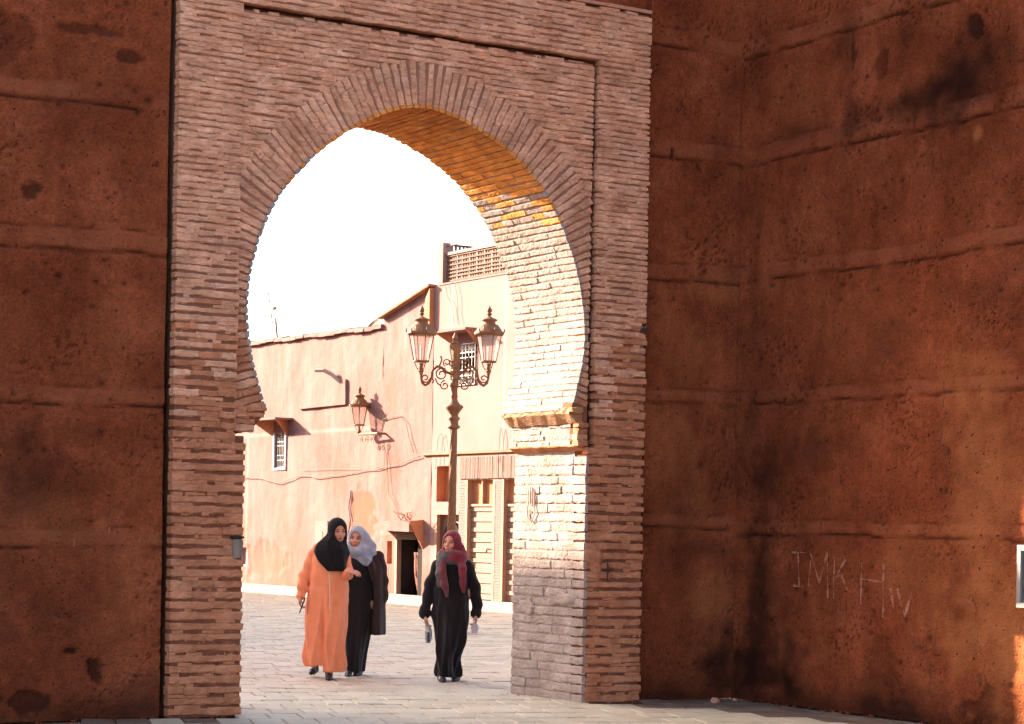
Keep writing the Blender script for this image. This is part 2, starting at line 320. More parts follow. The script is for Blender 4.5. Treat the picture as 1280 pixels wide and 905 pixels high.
# ------------------------------------------------------------------ rammed earth walls
def earth_wall(name, label, P0, du, dn, s0, s1, z0, z1, bands, seed, step=0.022, thick=1.0, pits=(), stains=(), pales=(), dstep=None, dense=None, cat='wall', base_dirt=0.0):
    """front sheet with real relief + plain back; du = along, dn = outward normal"""
    # denser columns inside the part the photograph looks at
    def axis(a, b, lo, hi, fine, coarse):
        out = [a]
        while out[-1] < b - 1e-6:
            c = out[-1]; st = fine if lo - 1e-6 <= c < hi else coarse
            if c < lo < c + st: st = lo - c
            out.append(min(b, c + st))
        return np.array(out)
    lo, hi, zl, zh = dense
    S = axis(s0, s1, lo, hi, step, 0.25); Z = axis(z0, z1, zl, zh, step, 0.25)
    s, z = np.meshgrid(S, Z, indexing='ij')
    wob = (fbm2(s * 0.8 + seed, z * 0.3 + seed * 2, 3) - 0.5) * 0.09 + (fbm2(s * 5 + seed, z * 0.5, 2) - 0.5) * 0.03
    h = (fbm2(s * 0.9 + seed, z * 0.9 + 3, 3) - 0.5) * 0.05 + (fbm2(s * 5 + seed * 3, z * 6 + 3, 4) - 0.5) * 0.022
    band = np.zeros_like(s); pit = np.zeros_like(s); stain = np.zeros_like(s); pale = np.zeros_like(s)
    for bz0, bz1 in bands:
        zz = z + wob; rag0 = fbm2(s * 1.1 + bz0 * 5, z * 0.6 + seed, 3)
        b = sstep(bz0, bz0 + 0.012, zz) * (1 - sstep(bz1 - 0.03, bz1 + 0.01, zz)); h = h + 0.009 * b * sstep(0.36, 0.6, rag0)
        rag = fbm2(s * 3.1 + bz0 * 7, z * 3 + seed, 3)
        band = np.maximum(band, b * np.clip(rag * 2.2 - 0.5, 0, 1) * 0.7)
        g = np.exp(-((zz - bz0 + 0.012) / 0.012) ** 2); keep = sstep(0.33, 0.5, fbm2(s * 1.7 + bz0 * 3, z * 0 + seed, 3)); h = h - 0.028 * g * keep
        pit = np.maximum(pit, g * keep * 0.8)
        g2 = np.exp(-((zz - bz1 - 0.004) / 0.009) ** 2) * sstep(0.42, 0.6, fbm2(s * 2.3 + bz1 * 5, z * 0 + seed, 3)); h = h - 0.012 * g2; pit = np.maximum(pit, g2 * 0.5)
    # pock marks and eroded clusters
    r = np.random.RandomState(int(seed * 10) + 5)
    clus = sstep(0.5, 0.72, fbm2(s * 1.3 + seed * 5, z * 1.6 + 9, 3))
    fine = fbm2(s * 22 + seed, z * 24, 2)
    er = clus * sstep(0.60, 0.72, fine); h = h - 0.012 * er; pit = np.maximum(pit, er * 0.75)
    n_p = int((hi - lo) * (zh - zl) * 5)
    for _ in range(n_p):
        ps, pz, pr = r.uniform(lo, hi), r.uniform(zl, zh), r.uniform(0.012, 0.032)
        i0, i1 = np.searchsorted(S, [ps - 4 * pr, ps + 4 * pr]); j0, j1 = np.searchsorted(Z, [pz - 4 * pr, pz + 4 * pr])
        ss = s[i0:i1, j0:j1]; zz = z[i0:i1, j0:j1]
        g = np.exp(-(((ss - ps) / pr) ** 2 + ((zz - pz) / (pr * r.uniform(.5, 1))) ** 2)); h[i0:i1, j0:j1] -= 0.02 * g; pit[i0:i1, j0:j1] = np.maximum(pit[i0:i1, j0:j1], g * 0.9)
    nz = fbm2(s * 4 + seed * 7, z * 4, 4); nz2 = fbm2(s * 1.1 + seed, z * 1.1 + 4, 4)
    for (ps, pz, ra, rb, dep, dark) in pits:
        d = np.sqrt(((s - ps) / ra) ** 2 + ((z - pz) / rb) ** 2) + (nz - 0.5) * 2.6
        g = 1 - sstep(0.8, 1.0, d); h = h - dep * g * (0.7 + 0.6 * fine); pit = np.maximum(pit, g * dark)
    for (ps, pz, ra, rb, ang, amt) in stains:
        c, sn = math.cos(ang), math.sin(ang); a = (s - ps) * c + (z - pz) * sn; b = -(s - ps) * sn + (z - pz) * c
        d = np.sqrt((a / ra) ** 2 + (b / rb) ** 2) + (nz2 - 0.5) * 2.4 + (nz - 0.5) * 1.2
        stain = np.maximum(stain, (1 - sstep(-0.15, 1.3, d)) * amt)
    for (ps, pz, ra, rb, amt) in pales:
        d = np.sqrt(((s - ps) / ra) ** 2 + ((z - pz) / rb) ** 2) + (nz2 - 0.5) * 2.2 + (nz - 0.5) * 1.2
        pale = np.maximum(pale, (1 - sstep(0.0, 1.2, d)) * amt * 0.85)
    if base_dirt:
        stain = np.maximum(stain, base_dirt * (1 - sstep(0.05, 0.42, z + (nz2 - 0.5) * 0.5 + (nz - .5) * .25)))
    stain = np.maximum(stain, 0.2 * sstep(0.52, 0.75, fbm2(s * 0.7 + seed * 9, z * 0.5 + 2, 4)))
    P = np.array(P0)[None, None, :] + s[..., None] * np.array(du) + h[..., None] * np.array(dn) + z[..., None] * np.array((0, 0, 1.0))
    nS, nZ = s.shape
    idx = np.arange(nS * nZ).reshape(nS, nZ)
    q = np.stack([idx[:-1, :-1], idx[1:, :-1], idx[1:, 1:], idx[:-1, 1:]], -1).reshape(-1, 4)
    n_ = np.cross(np.array(du), np.array((0, 0, 1.0)))
    if np.dot(n_, dn) < 0: q = q[:, ::-1]
    V = P.reshape(-1, 3)
    A = {'band': band.ravel(), 'pit': pit.ravel(), 'stain': stain.ravel(), 'pale': pale.ravel()}
    o = mesh_obj(name, V, q, earth, smooth=True, attrs=A)
    # solid mass behind the face
    mb = MB(); P0v = Vector(P0); duv = Vector(du); dnv = Vector(dn)
    a = P0v + duv * s0 - dnv * 0.075; b = P0v + duv * s1 - dnv * thick
    mb.box((min(a.x, b.x), min(a.y, b.y), z0), (max(a.x, b.x), max(a.y, b.y), z1))
    # rim closing the gap between face and mass
    V2 = V.reshape(nS, nZ, 3)
    for line in (V2[0, :], V2[-1, :], V2[:, -1]):
        L_ = line[::4] if len(line) > 8 else line
        L_ = np.vstack([L_, line[-1:]])
        back = L_ - np.array(dn) * 0.14
        n = len(L_); mb.add(np.vstack([L_, back]), [(i, i + 1, n + i + 1, n + i) for i in range(n - 1)])
    mb.build('wall_mass', earth, o)
    tag(o, label, cat)
    def surf(ss, zz):
        i = min(max(int(np.searchsorted(S, ss)), 1), nS - 1); j = min(max(int(np.searchsorted(Z, zz)), 1), nZ - 1)
        hh = h[i - 1:i + 1, j - 1:j + 1].max(); return P0v + duv * ss + Vector((0, 0, zz)) + dnv * (hh + 0.002)
    return o, surf

lw, lw_surf = earth_wall('earth_wall', 'red rammed earth wall on the left of the brick gateway', (0, 0.10, 0), (1, 0, 0), (0, -1, 0), -16, 6.785, 0, 9.5,
    [(4.97, 5.12), (3.79, 3.95), (2.56, 2.70), (1.40, 1.54), (6.2, 6.36), (7.5, 7.65)], 1.3, dense=(5.0, 6.785, 0, 6.6),
    pits=[(6.23, 0.40, 0.085, 0.10, 0.05, 0.8), (6.02, 0.56, 0.05, 0.03, 0.03, 0.9), (5.62, 0.16, 0.2, 0.09, 0.03, 0.7), (5.42, 5.42, 0.16, 0.18, 0.02, 0.4), (5.6, 4.2, 0.12, 0.1, 0.015, 0.8), (6.45, 5.38, 0.14, 0.05, 0.012, 0.7), (6.0, 5.55, 0.28, 0.05, 0.01, 0.6)],
    stains=[(5.5, 2.05, 0.62, 0.42, 0.1, 0.75), (6.2, 2.3, 0.5, 0.16, -0.2, 0.4), (5.4, 1.0, 0.25, 0.8, 0, 0.35), (6.0, 0.02, 1.5, 0.18, 0, 0.8)], pales=[(5.9, 1.62, 0.36, 0.22, 0.22), (6.5, 0.9, 0.3, 0.5, 0.12), (6.45, 3.1, 0.35, 0.3, 0.12)], base_dirt=0.55)
RB = [(6.2, 6.36), (5.17, 5.33), (4.02, 4.17), (2.85, 2.97), (1.66, 1.78), (7.4, 7.55)]
mw, _ = earth_wall('earth_wall', 'narrow strip of red rammed earth wall between gateway and inner corner', (0, 0.10, 0), (1, 0, 0), (0, -1, 0), 11.62, 12.75, 0, 9.5,
    RB, 2.7, dense=(11.62, 12.75, 0, 6.9), pits=[(11.9, 5.2, 0.02, 0.05, 0.015, 0.8)],
    stains=[(12.6, 0.3, 0.35, 0.4, 0, 0.9), (12.2, 6.0, 0.6, 0.1, -0.3, 0.3), (11.9, 0.03, 1.2, 0.16, 0, 0.8), (12.3, 1.45, 0.5, 0.1, 0, 0.45)], pales=[(12.4, 1.0, 0.3, 0.25, 0.45), (12.2, 3.95, 0.6, 0.2, 0.45), (12.0, 2.3, 0.5, 0.7, 0.4), (12.1, 3.4, 0.5, 0.5, 0.3)], base_dirt=0.5)
rw, rw_surf = earth_wall('earth_wall', 'long red rammed earth wall on the right with chalk letters', (12.72, 0.0, 0), (0, -1, 0), (-1, 0, 0), -0.09, 12, 0, 9.5,
    [(6.2, 6.36), (5.16, 5.33), (4.03, 4.18), (2.84, 2.96), (1.60, 1.72), (7.4, 7.55)], 4.1, dense=(-0.09, 4.3, 0, 6.9),
    pits=[(1.88, 5.79, 0.10, 0.12, 0.012, 0.55), (3.06, 5.92, 0.09, 0.10, 0.02, 0.9), (3.3, 0.2, 0.25, 0.2, 0.02, 0.6), (3.2, 0.75, 0.05, 0.3, 0.008, 0.4), (2.1, 0.5, 0.2, 0.2, 0.01, 0.4), (1.5, 6.0, 0.05, 0.12, 0.01, 0.6)],
    stains=[(2.7, 5.5, 1.5, 0.36, 0.22, 1.0), (2.3, 5.95, 0.45, 0.6, 0, 0.7), (1.4, 6.05, 0.25, 0.25, 0, 0.5), (0.3, 1.3, 0.35, 1.3, 0, 0.85), (0.5, 0.2, 1.0, 0.4, 0, 1.0), (2.2, 0.02, 1.5, 0.26, 0, 0.95), (1.2, 2.45, 0.8, 0.28, 0, 0.5), (2.0, 3.35, 0.22, 0.22, 0, 0.4), (3.1, 3.7, 0.7, 0.3, 0, 0.35), (0.8, 5.35, 0.5, 0.12, 0, 0.4), (0.15, 3.4, 0.15, 1.5, 0, .5)],
    pales=[(3.35, 2.2, 0.7, 0.8, 0.75), (3.5, 0.7, 0.85, 0.8, 0.95), (2.6, 1.2, 0.6, 0.5, 0.3), (0.8, 5.7, 0.6, 0.35, 0.16), (2.6, 6.05, 0.5, 0.2, 0.12), (3.1, 5.0, 0.07, 0.09, 0.8), (1.9, 3.6, 0.9, 0.5, 0.12)], base_dirt=0.75)  # lower right pales: repaired plaster, strengthened to stand in for bounced glow
tw, _ = earth_wall('earth_wall', 'red rammed earth wall rising behind the top of the gateway', (0, 0.16, 0), (1, 0, 0), (0, -1, 0), 6.70, 11.70, 6.46, 9.5,
    [(7.4, 7.55)], 6.2, dense=(8.5, 11.70, 6.46, 6.9), step=0.04)

# chalk and scratched marks: thin strokes lying on the relief
def strokes(name, surf, lines, wid, material, parent, dn, flip=1):
    V = []; F = []
    for ln in lines:
        pts = []
        for (a, b), (c, d) in zip(ln[:-1], ln[1:]):
            n = max(2, int(math.hypot(c - a, d - b) / 0.02))
            for i in range(n): pts.append((a + (c - a) * i / n, b + (d - b) * i / n))
        pts.append(ln[-1])
        for i, (a, b) in enumerate(pts):
            a2, b2 = pts[min(i + 1, len(pts) - 1)]; a1, b1 = pts[max(i - 1, 0)]
            L_ = math.hypot(a2 - a1, b2 - b1) or 1; nx, nz = -(b2 - b1) / L_, (a2 - a1) / L_
            w = wid * rnd.uniform(0.3, 1.0) * (0.6 + 0.4 * math.sin(i * 0.35 + a * 9))
            V.append(surf(a + nx * w, b + nz * w)); V.append(surf(a - nx * w, b - nz * w))
            if i and rnd.random() > 0.07:
                k = len(V); F.append((k - 4, k - 2, k - 1, k - 3))
    return mesh_obj(name, V, F, material, parent)
def rw_pix(v, z): return (-v, z)
G = [[(0.78, 1.43), (0.98, 1.43)], [(0.87, 1.43), (0.89, 1.13)], [(0.80, 1.12), (0.98, 1.11)],
     [(1.02, 1.12), (1.06, 1.42), (1.18, 1.16), (1.30, 1.43), (1.30, 1.02)],
     [(1.40, 1.40), (1.38, 1.02)], [(1.55, 1.38), (1.42, 1.22), (1.50, 1.24), (1.58, 1.10)], 
     [(1.76, 1.36), (1.76, 0.98)], [(1.76, 1.21), (2.05, 1.19)], [(2.05, 1.36), (2.05, 0.88)],
     [(2.14, 1.14), (2.18, 0.96)], [(2.22, 1.14), (2.33, 0.90), (2.40, 1.12)]]
strokes('chalk_letters', rw_surf, G, 0.019, chalkm, rw, None)
G2 = [[(6.03, 1.56), (6.03, 1.40)], [(6.33, 1.56), (6.32, 1.50)], [(6.58, 1.44), (6.61, 1.50), (6.63, 1.42)], [(6.66, 1.45), (6.68, 1.49), (6.70, 1.43)], [(6.70, 1.47), (6.74, 1.42)]]
strokes('chalk_scribble', lw_surf, G2, 0.006, chalkm, lw, None)

def crack(a, b, n, wob, r):
    pts = [a]
    for i in range(1, n): t = i / n; pts.append((a[0] + (b[0] - a[0]) * t + r.uniform(-wob, wob), a[1] + (b[1] - a[1]) * t + r.uniform(-wob, wob)))
    return pts + [b]
cr = random.Random(5)
for a, b in (((2.75, 2.95), (2.68, 1.75)), ((2.66, 2.5), (2.9, 2.05)), ((3.1, 1.3), (3.35, 0.35)), ((2.4, 0.75), (2.75, 0.4)), ((1.1, 4.9), (1.35, 4.35)), ((3.3, 5.35), (2.5, 5.1)), ((0.6, 6.1), (0.9, 5.5)), ((2.7, 0.9), (2.65, 0.25)), ((1.9, 3.3), (2.3, 3.05))):
    strokes('crack', rw_surf, [crack(a, b, 14, .03, cr)], 0.005, paintm, rw, None)
for a, b in (((6.4, 2.5), (6.7, 2.2)), ((5.6, 0.95), (6.2, 0.75)), ((6.55, 1.95), (6.3, 1.65)), ((5.9, 5.75), (6.3, 5.5)), ((6.6, 4.7), (6.5, 4.3))):
    strokes('crack', lw_surf, [crack(a, b, 12, .025, cr)], 0.005, paintm, lw, None)

# ------------------------------------------------------------------ brick gateway
GX = 9.19
gate = empty('brick_gateway', (GX, 0.6, 0)); tag(gate, 'weathered brick gateway with tall horseshoe arch in a raised rectangular frame', 'gateway')
ARCH = [(7.69, 2.55), (7.64, 2.72), (7.59, 2.864), (7.53, 3.1), (7.503, 3.25), (7.50, 3.42), (7.516, 3.686), (7.578, 3.94), (7.69, 4.246), (7.88, 4.52), (8.13, 4.78), (8.396, 4.99), (8.70, 5.165), (8.93, 5.26), (9.19, 5.295), (9.54, 5.22), (9.855, 5.09), (10.18, 4.90), (10.49, 4.585), (10.63, 4.355), (10.737, 4.12), (10.812, 3.92), (10.872, 3.65), (10.89, 3.42), (10.88, 3.2), (10.812, 2.91), (10.755, 2.70)]
def resample(pts, n):
    P = np.array(pts); d = np.r_[0, np.cumsum(np.hypot(*np.diff(P, axis=0).T))]
    # Catmull-Rom style smoothing through dense linear samples
    t = np.linspace(0, d[-1], 400); X = np.interp(t, d, P[:, 0]); Y = np.interp(t, d, P[:, 1])
    k = np.ones(17) / 17
    Xp = np.convolve(np.pad(X, 8, 'edge'), k, 'valid'); Yp = np.convolve(np.pad(Y, 8, 'edge'), k, 'valid')
    d2 = np.r_[0, np.cumsum(np.hypot(np.diff(Xp), np.diff(Yp)))]
    t2 = np.linspace(0, d2[-1], n); return np.c_[np.interp(t2, d2, Xp), np.interp(t2, d2, Yp)], d2[-1]
AC, ALEN = resample(ARCH, 140)
TAN = np.gradient(AC, axis=0); TAN /= np.linalg.norm(TAN, axis=1)[:, None]
NOR = np.c_[-TAN[:, 1], TAN[:, 0]]           # travelling left foot -> apex -> right foot: points away from the opening
if np.dot(NOR[70], (0, 1)) < 0: NOR = -NOR
TH = 1.234; REC = 0.035; ZT = 6.45; JB = 0.017
# core masonry (joint colour), set back from the brick faces
off = AC + NOR * 0.012
opening = [(7.469, 0.0), (7.469, 2.36), (7.545, 2.385), (7.555, 2.47), (7.665, 2.53)] + [tuple(p) for p in off[4:-2]] + [(10.76, 2.715), (10.86, 2.60), (10.85, 2.40), (10.913, 2.385), (10.913, 0.0)]
core = MB()
outer = [(11.53, 0.0), (11.53, ZT - 0.02), (6.86, ZT - 0.02), (6.86, 0.0)]
poly = opening + outer
from mathutils.geometry import tessellate_polygon
tri = tessellate_polygon([[Vector((a, b, 0)) for a, b in poly]])
n = len(poly)
cv_ = [(a, 0.20, b) for a, b in poly] + [(a, TH - 0.003, b) for a, b in poly]
core.add(cv_, [tuple(t) for t in tri] + [tuple(i + n for i in t[::-1]) for t in tri] + [(i, i + n, (i + 1) % n + n, (i + 1) % n) for i in range(n)])
pouter = [(10.942, 2.40), (10.942, 5.905), (7.37, 5.905), (7.37, 2.40)]
popen = [q for q in opening if q[1] > 2.39]
pp = [(popen[0][0], 2.40)] + popen[1:-1] + [(popen[-1][0], 2.40)] + pouter
tri2 = tessellate_polygon([[Vector((a, b, 0)) for a, b in pp]]); n2_ = len(pp)
core.add([(a, REC + JB, b) for a, b in pp] + [(a, 0.21, b) for a, b in pp], [tuple(t) for t in tri2] + [(i, i + n2_, (i + 1) % n2_ + n2_, (i + 1) % n2_) for i in range(n2_)])
core.box((6.842, JB, 0.001), (7.375, 0.205, ZT - 0.021)); core.box((11.005, JB, 0.001), (11.548, 0.205, ZT - 0.021))
core.box((7.375, JB, 5.965), (11.005, 0.205, ZT - 0.022)); core.box((7.375, JB + .001, 0.002), (7.468, 0.205, 2.34)); core.box((10.925, JB + .001, 0.002), (11.005, 0.205, 2.345))
co_ = core.build('masonry_core', jointm, gate); co_.data.materials.append(mat('lime_joint', [(0.22, 0.145, 0.11), (0.29, 0.2, 0.155), (0.37, 0.265, 0.21)], scale=9, detail=8, bump=[(30, .8)], rough=.95, spec=.05))
for pl_ in co_.data.polygons:
    c_ = pl_.center
    if 0.2 < c_.y < TH - 0.1 and 7.4 < c_.x < 10.95 and abs(pl_.normal.y) < .3: pl_.material_index = 1

# brick shapes
def brick_mesh(seed, nx=4, nz=3):
    r = random.Random(seed); V = []; F = []; ZR = (-.5, -.33, .33, .5)
    for j in range(nz + 1):
        for i in range(nx + 1):
            x = -.5 + i / nx; tb = j in (0, nz)
            V.append((x + r.uniform(-.015, .015) + (0.012 if i == nx else -0.012 if i == 0 else 0), (0.09 + r.uniform(-.04, .08)) if tb else r.uniform(-.045, .04), ZR[j] + (r.uniform(-.10, .10) if tb else r.uniform(-.06, .06))))
    m = nx + 1
    for j in range(nz):
        for i in range(nx): F.append((j * m + i, j * m + i + 1, (j + 1) * m + i + 1, (j + 1) * m + i))
    rim = [i for i in range(m)] + [j * m + nx for j in range(1, nz + 1)] + [nz * m + i for i in range(nx - 1, -1, -1)] + [j * m for j in range(nz - 1, 0, -1)]
    b = len(V)
    for k in rim: x, y, z = V[k]; V.append((x * 1.0, 1.0, z))
    for a in range(len(rim)):
        c = (a + 1) % len(rim); F.append((rim[a], b + a, b + c, rim[c]))
    me = bpy.data.meshes.new('brick'); me.from_pydata(V, [], F); me.materials.append(brickm); me.update(); return me
BRK = [brick_mesh(100 + i) for i in range(14)]
BV = [np.array([v.co[:] for v in m.vertices]) for m in BRK]; BF = [[tuple(p.vertices) for p in m.polygons] for m in BRK]
bricks = []        # (matrix 4x4 np, score)
def add_brick(c, t, nin, b, L, H, D=0.09, seen=True, jit=1.0, lime=False):
    t, nin, b = Vector(t), Vector(nin), Vector(b)
    a = rnd.gauss(0, 0.011) * jit
    t2 = t + b * a; b2 = b - t * a
    c = Vector(c) + nin * rnd.uniform(-0.004, 0.012) * jit
    M = Matrix(((t2.x * L, nin.x * D, b2.x * H, c.x), (t2.y * L, nin.y * D, b2.y * H, c.y), (t2.z * L, nin.z * D, b2.z * H, c.z), (0, 0, 0, 1)))
    if not lime and c.z + rnd.uniform(-.6, .6) + 1.2 * float(fbm2(np.array(c.x * 1.1 + 4), np.array(c.z * .8), 3) - .5) > 3.0: lime = 3  # paler upper bricks, partly standing in for brighter skylight up there
    bricks.append((M, (L * H) if seen else 0, lime))
def course(u0, u1, zc, H, plane_v, Lmean=0.27, end_snap=True, seen=True):
    u = u0; first = True
    while u < u1 - 0.02:
        L = Lmean * rnd.uniform(0.7, 1.25)
        if first: L *= rnd.uniform(0.5, 1.0); first = False
        if u1 - (u + L) < 0.10: L = u1 - u
        L = min(L, u1 - u)
        if rnd.random() > 0.004 or zc > 2.4:
            gap = rnd.choice((-0.004, -0.002, 0.001, 0.004))
            add_brick((u + L / 2, plane_v, zc + rnd.uniform(-.003, .003)), (1, 0, 0), (0, 1, 0), (0, 0, 1), L - gap, H * rnd.uniform(0.82, 1.16), seen=seen)
        if rnd.random() < 0.8:
            Lb = rnd.uniform(0.04, 0.20); ub_ = min(max(u + rnd.uniform(-.05, L), u0 + Lb / 2), u1 - Lb / 2)
            add_brick((ub_, plane_v + rnd.uniform(.003, .012), zc + H * 0.5 + 0.012 + rnd.uniform(-.006, .006)), (1, 0, 0), (0, 1, 0), (0, 0, 1), Lb, 0.034, D=.06, seen=False)
        u += L
def pitch(z):   # thicker joints low down, tight brickwork high up
    return 0.088 if z < 2.4 else (0.088 - 0.035 * min(1, (z - 2.4) / 1.8))
def joint(z): return 0.026 if z < 2.4 else 0.026 - 0.017 * min(1, (z - 2.4) / 1.8)
OC = AC + NOR * 0.40
def ring_out(z):
    """u extents of the voussoir ring at height z (None above it)"""
    zz = OC[:, 1]; L_ = OC[:70]; R_ = OC[70:]
    if z > zz.max() - 0.01: return None
    ul = np.interp(z, L_[:, 1], L_[:, 0]); ur = np.interp(-z, -R_[:, 1], R_[:, 0]); return ul, ur
z = 0.045
while z < ZT - 0.03:
    p = pitch(z); H = p - joint(z)
    vis = z < 6.45
    lu1 = 7.472 if z < 2.33 else 7.388
    course(6.83, lu1 + rnd.uniform(-.006, .006), z, H, 0.0, 0.26 if z < 3 else 0.22)
    ru0 = 10.932 if z < 2.34 else 10.992
    course(ru0 + rnd.uniform(-.006, .006), 11.56 + rnd.uniform(-.008, .008), z, H, 0.0, 0.26 if z < 3 else 0.22)
    if z > 5.96: course(7.39, 10.99, z, H, 0.0, 0.24)
    elif 2.40 < z < 5.90:
        ro = ring_out(z)
        if ro is None: course(7.37, 10.945, z, H, REC, 0.22)
        else:
            if ro[0] > 7.43: course(7.37, ro[0] + rnd.uniform(-.03, .03), z, H, REC, 0.22)
            if ro[1] < 10.92: course(ro[1] + rnd.uniform(-.03, .03), 10.945, z, H, REC, 0.22)
    # jambs
    if z < 2.33:
        for (uu, nin, t, seen) in ((10.90, (1, 0, 0), (0, -1, 0), True), (7.47, (-1, 0, 0), (0, 1, 0), False)):
            v = 0.004 if seen else 0.10
            while v < TH - 0.03:
                L = 0.27 * rnd.uniform(0.6, 1.2)
                if TH - (v + L) < 0.1: L = TH - v
                add_brick((uu, v + L / 2, z), t, nin, (0, 0, 1), L - 0.004, (p - 0.013) * rnd.uniform(.94, 1.04), seen=seen, lime=True, jit=.7, D=.036 if seen else .09); v += L
    z += p
# reveal of the raised frame: bricks are .09 deep so they close it themselves
# voussoirs: bricks on edge, fanning round the arch, faces flush with the panel
s = 0.03
while s < ALEN - 0.02:
    f = s / ALEN * (len(AC) - 1); i = int(f); fr = f - i; i2 = min(i + 1, len(AC) - 1)
    P = AC[i] * (1 - fr) + AC[i2] * fr; Nn = NOR[i] * (1 - fr) + NOR[i2] * fr; Nn /= np.linalg.norm(Nn)
    pt = 0.066 * rnd.uniform(0.9, 1.1); H = pt - rnd.uniform(0.006, 0.016)
    # lower voussoirs tip upwards less than the true radius
    r = Vector((Nn[0], 0, Nn[1])); tt = r.copy(); bb = tt.cross(Vector((0, 1, 0)))
    maxr = 0.42
    # clip to frame
    if Nn[0] < -0.05: maxr = min(maxr, (P[0] - 7.375) / -Nn[0])
    if Nn[0] > 0.05: maxr = min(maxr, (10.945 - P[0]) / Nn[0])
    d = 0.03
    while d < maxr - 0.03:
        L = rnd.choice((0.14, 0.24, 0.28)) * rnd.uniform(0.9, 1.1)
        if maxr - (d + L) < 0.07: L = maxr - d
        widen = 1 + (d + L / 2) / 1.75 * 0.9
        add_brick((P[0] + Nn[0] * (d + L / 2), REC, P[1] + Nn[1] * (d + L / 2)), tt, (0, 1, 0), bb, L - 0.008, H * widen, D=0.10)
        d += L
    # intrados bricks
    v = REC + 0.004; bI = Vector((0, 1, 0)).cross(r)
    seen = P[0] > 9.2 or P[1] > 5.2
    while v < TH - 0.03:
        L = 0.25 * rnd.uniform(0.6, 1.25)
        if TH - (v + L) < 0.1: L = TH - v
        add_brick((P[0], v + L / 2, P[1]), (0, 1, 0), r, bI, L - 0.004, pt - 0.012, seen=seen, lime=2 if P[1] + rnd.uniform(-.22, .22) > 4.6 else True, jit=.6, D=.036); v += L  # switches to orange at the sun's edge, standing in for bounce in the shade
    s += pt
# impost bands at the arch feet
for (zc, H, ul, ur) in ((2.405, 0.055, 7.571, 10.832), (2.465, 0.05, 7.573, 10.83), (2.52, 0.045, 7.66, 10.845), (2.57, 0.04, 7.68, 10.84)):
    course(7.37, ul, zc, H, REC if zc > 2.36 else 0, 0.14)
    if zc < 2.6: course(ur, 10.945, zc, H, REC, 0.16)
    for (uu, nin, t, seen) in ((ur, (1, 0, 0), (0, -1, 0), True), (ul, (-1, 0, 0), (0, 1, 0), False)):
        v = 0.18
        while v < TH - 0.03:
            L = 0.2 * rnd.uniform(0.6, 1.2)
            if TH - (v + L) < 0.1: L = TH - v
            add_brick((uu + rnd.uniform(0, .02) * nin[0], v + L / 2, zc), t, nin, (0, 0, 1), L - 0.004, H, seen=seen, lime=True); v += L
order = sorted(range(len(bricks)), key=lambda k: -bricks[k][1])
BRKL = []
for me in BRK:
    m2 = me.copy(); m2.materials.clear(); m2.materials.append(limem); BRKL.append(m2)
BRKP = []
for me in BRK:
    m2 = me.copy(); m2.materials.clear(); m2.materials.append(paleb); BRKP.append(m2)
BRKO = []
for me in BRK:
    m2 = me.copy(); m2.materials.clear(); m2.materials.append(bounceb); BRKO.append(m2)
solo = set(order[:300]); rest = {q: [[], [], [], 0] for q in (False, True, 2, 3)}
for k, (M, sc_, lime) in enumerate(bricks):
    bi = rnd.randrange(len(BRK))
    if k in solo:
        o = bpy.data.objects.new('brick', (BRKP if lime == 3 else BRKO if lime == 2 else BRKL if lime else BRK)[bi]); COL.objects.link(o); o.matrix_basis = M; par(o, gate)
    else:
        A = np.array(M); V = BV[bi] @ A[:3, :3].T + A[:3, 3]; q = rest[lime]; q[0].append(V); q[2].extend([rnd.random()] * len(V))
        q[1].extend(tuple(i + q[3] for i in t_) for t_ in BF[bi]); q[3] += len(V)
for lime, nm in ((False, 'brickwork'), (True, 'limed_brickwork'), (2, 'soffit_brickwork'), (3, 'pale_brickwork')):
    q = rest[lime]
    if q[0]: tag(mesh_obj(nm, np.vstack(q[0]), q[1], paleb if lime == 3 else bounceb if lime == 2 else limem if lime else brickm, gate, attrs={'tint': q[2]}), kind='stuff')

# timber corbel boards under the arch foot, sloped face looking down
def corbel(name, prof, v0, v1, m, seg=14, rough=0.006):
    V = []; F = []; k = len(prof)
    for i in range(seg + 1):
        v = v0 + (v1 - v0) * i / seg
        for a, b in prof: V.append((a + rnd.uniform(-rough, rough), v, b + rnd.uniform(-rough, rough)))
    for i in range(seg):
        for j in range(k): F.append((i * k + j, i * k + (j + 1) % k, (i + 1) * k + (j + 1) % k, (i + 1) * k + j))
    F.append(tuple(range(k))); F.append(tuple(range(seg * k, seg * k + k))[::-1])
    return mesh_obj(name, V, F, m, gate)
corbel('corbel_board', [(10.74, 2.70), (10.745, 2.675), (10.835, 2.585), (10.88, 2.585), (10.88, 2.70)], 0.05, TH - 0.01, oldwood)
corbel('corbel_board', [(10.735, 2.725), (10.745, 2.69), (10.80, 2.665), (10.86, 2.70), (10.85, 2.73)], -0.01, 0.22, oldwood, 4)
corbel('corbel_ledge', [(10.83, 2.375), (10.825, 2.385), (10.87, 2.40), (10.95, 2.40), (10.95, 2.33), (10.908, 2.335)], 0.07, TH - .01, brickm, 12, 0.004)
corbel('corbel_ledge', [(7.69, 2.56), (7.685, 2.53), (7.60, 2.49), (7.50, 2.49), (7.50, 2.57)], 0.075, TH, brickm, 8, 0.008)
# coping on the gate's top
for i in range(9):
    a = 6.83 + i * 0.526
    MB().box((a + .004, -0.012 + rnd.uniform(-.01, .01), ZT), (a + .522, 0.13, ZT + 0.03 + rnd.uniform(-.008, .008))).build('coping_stone', plasterm, gate)
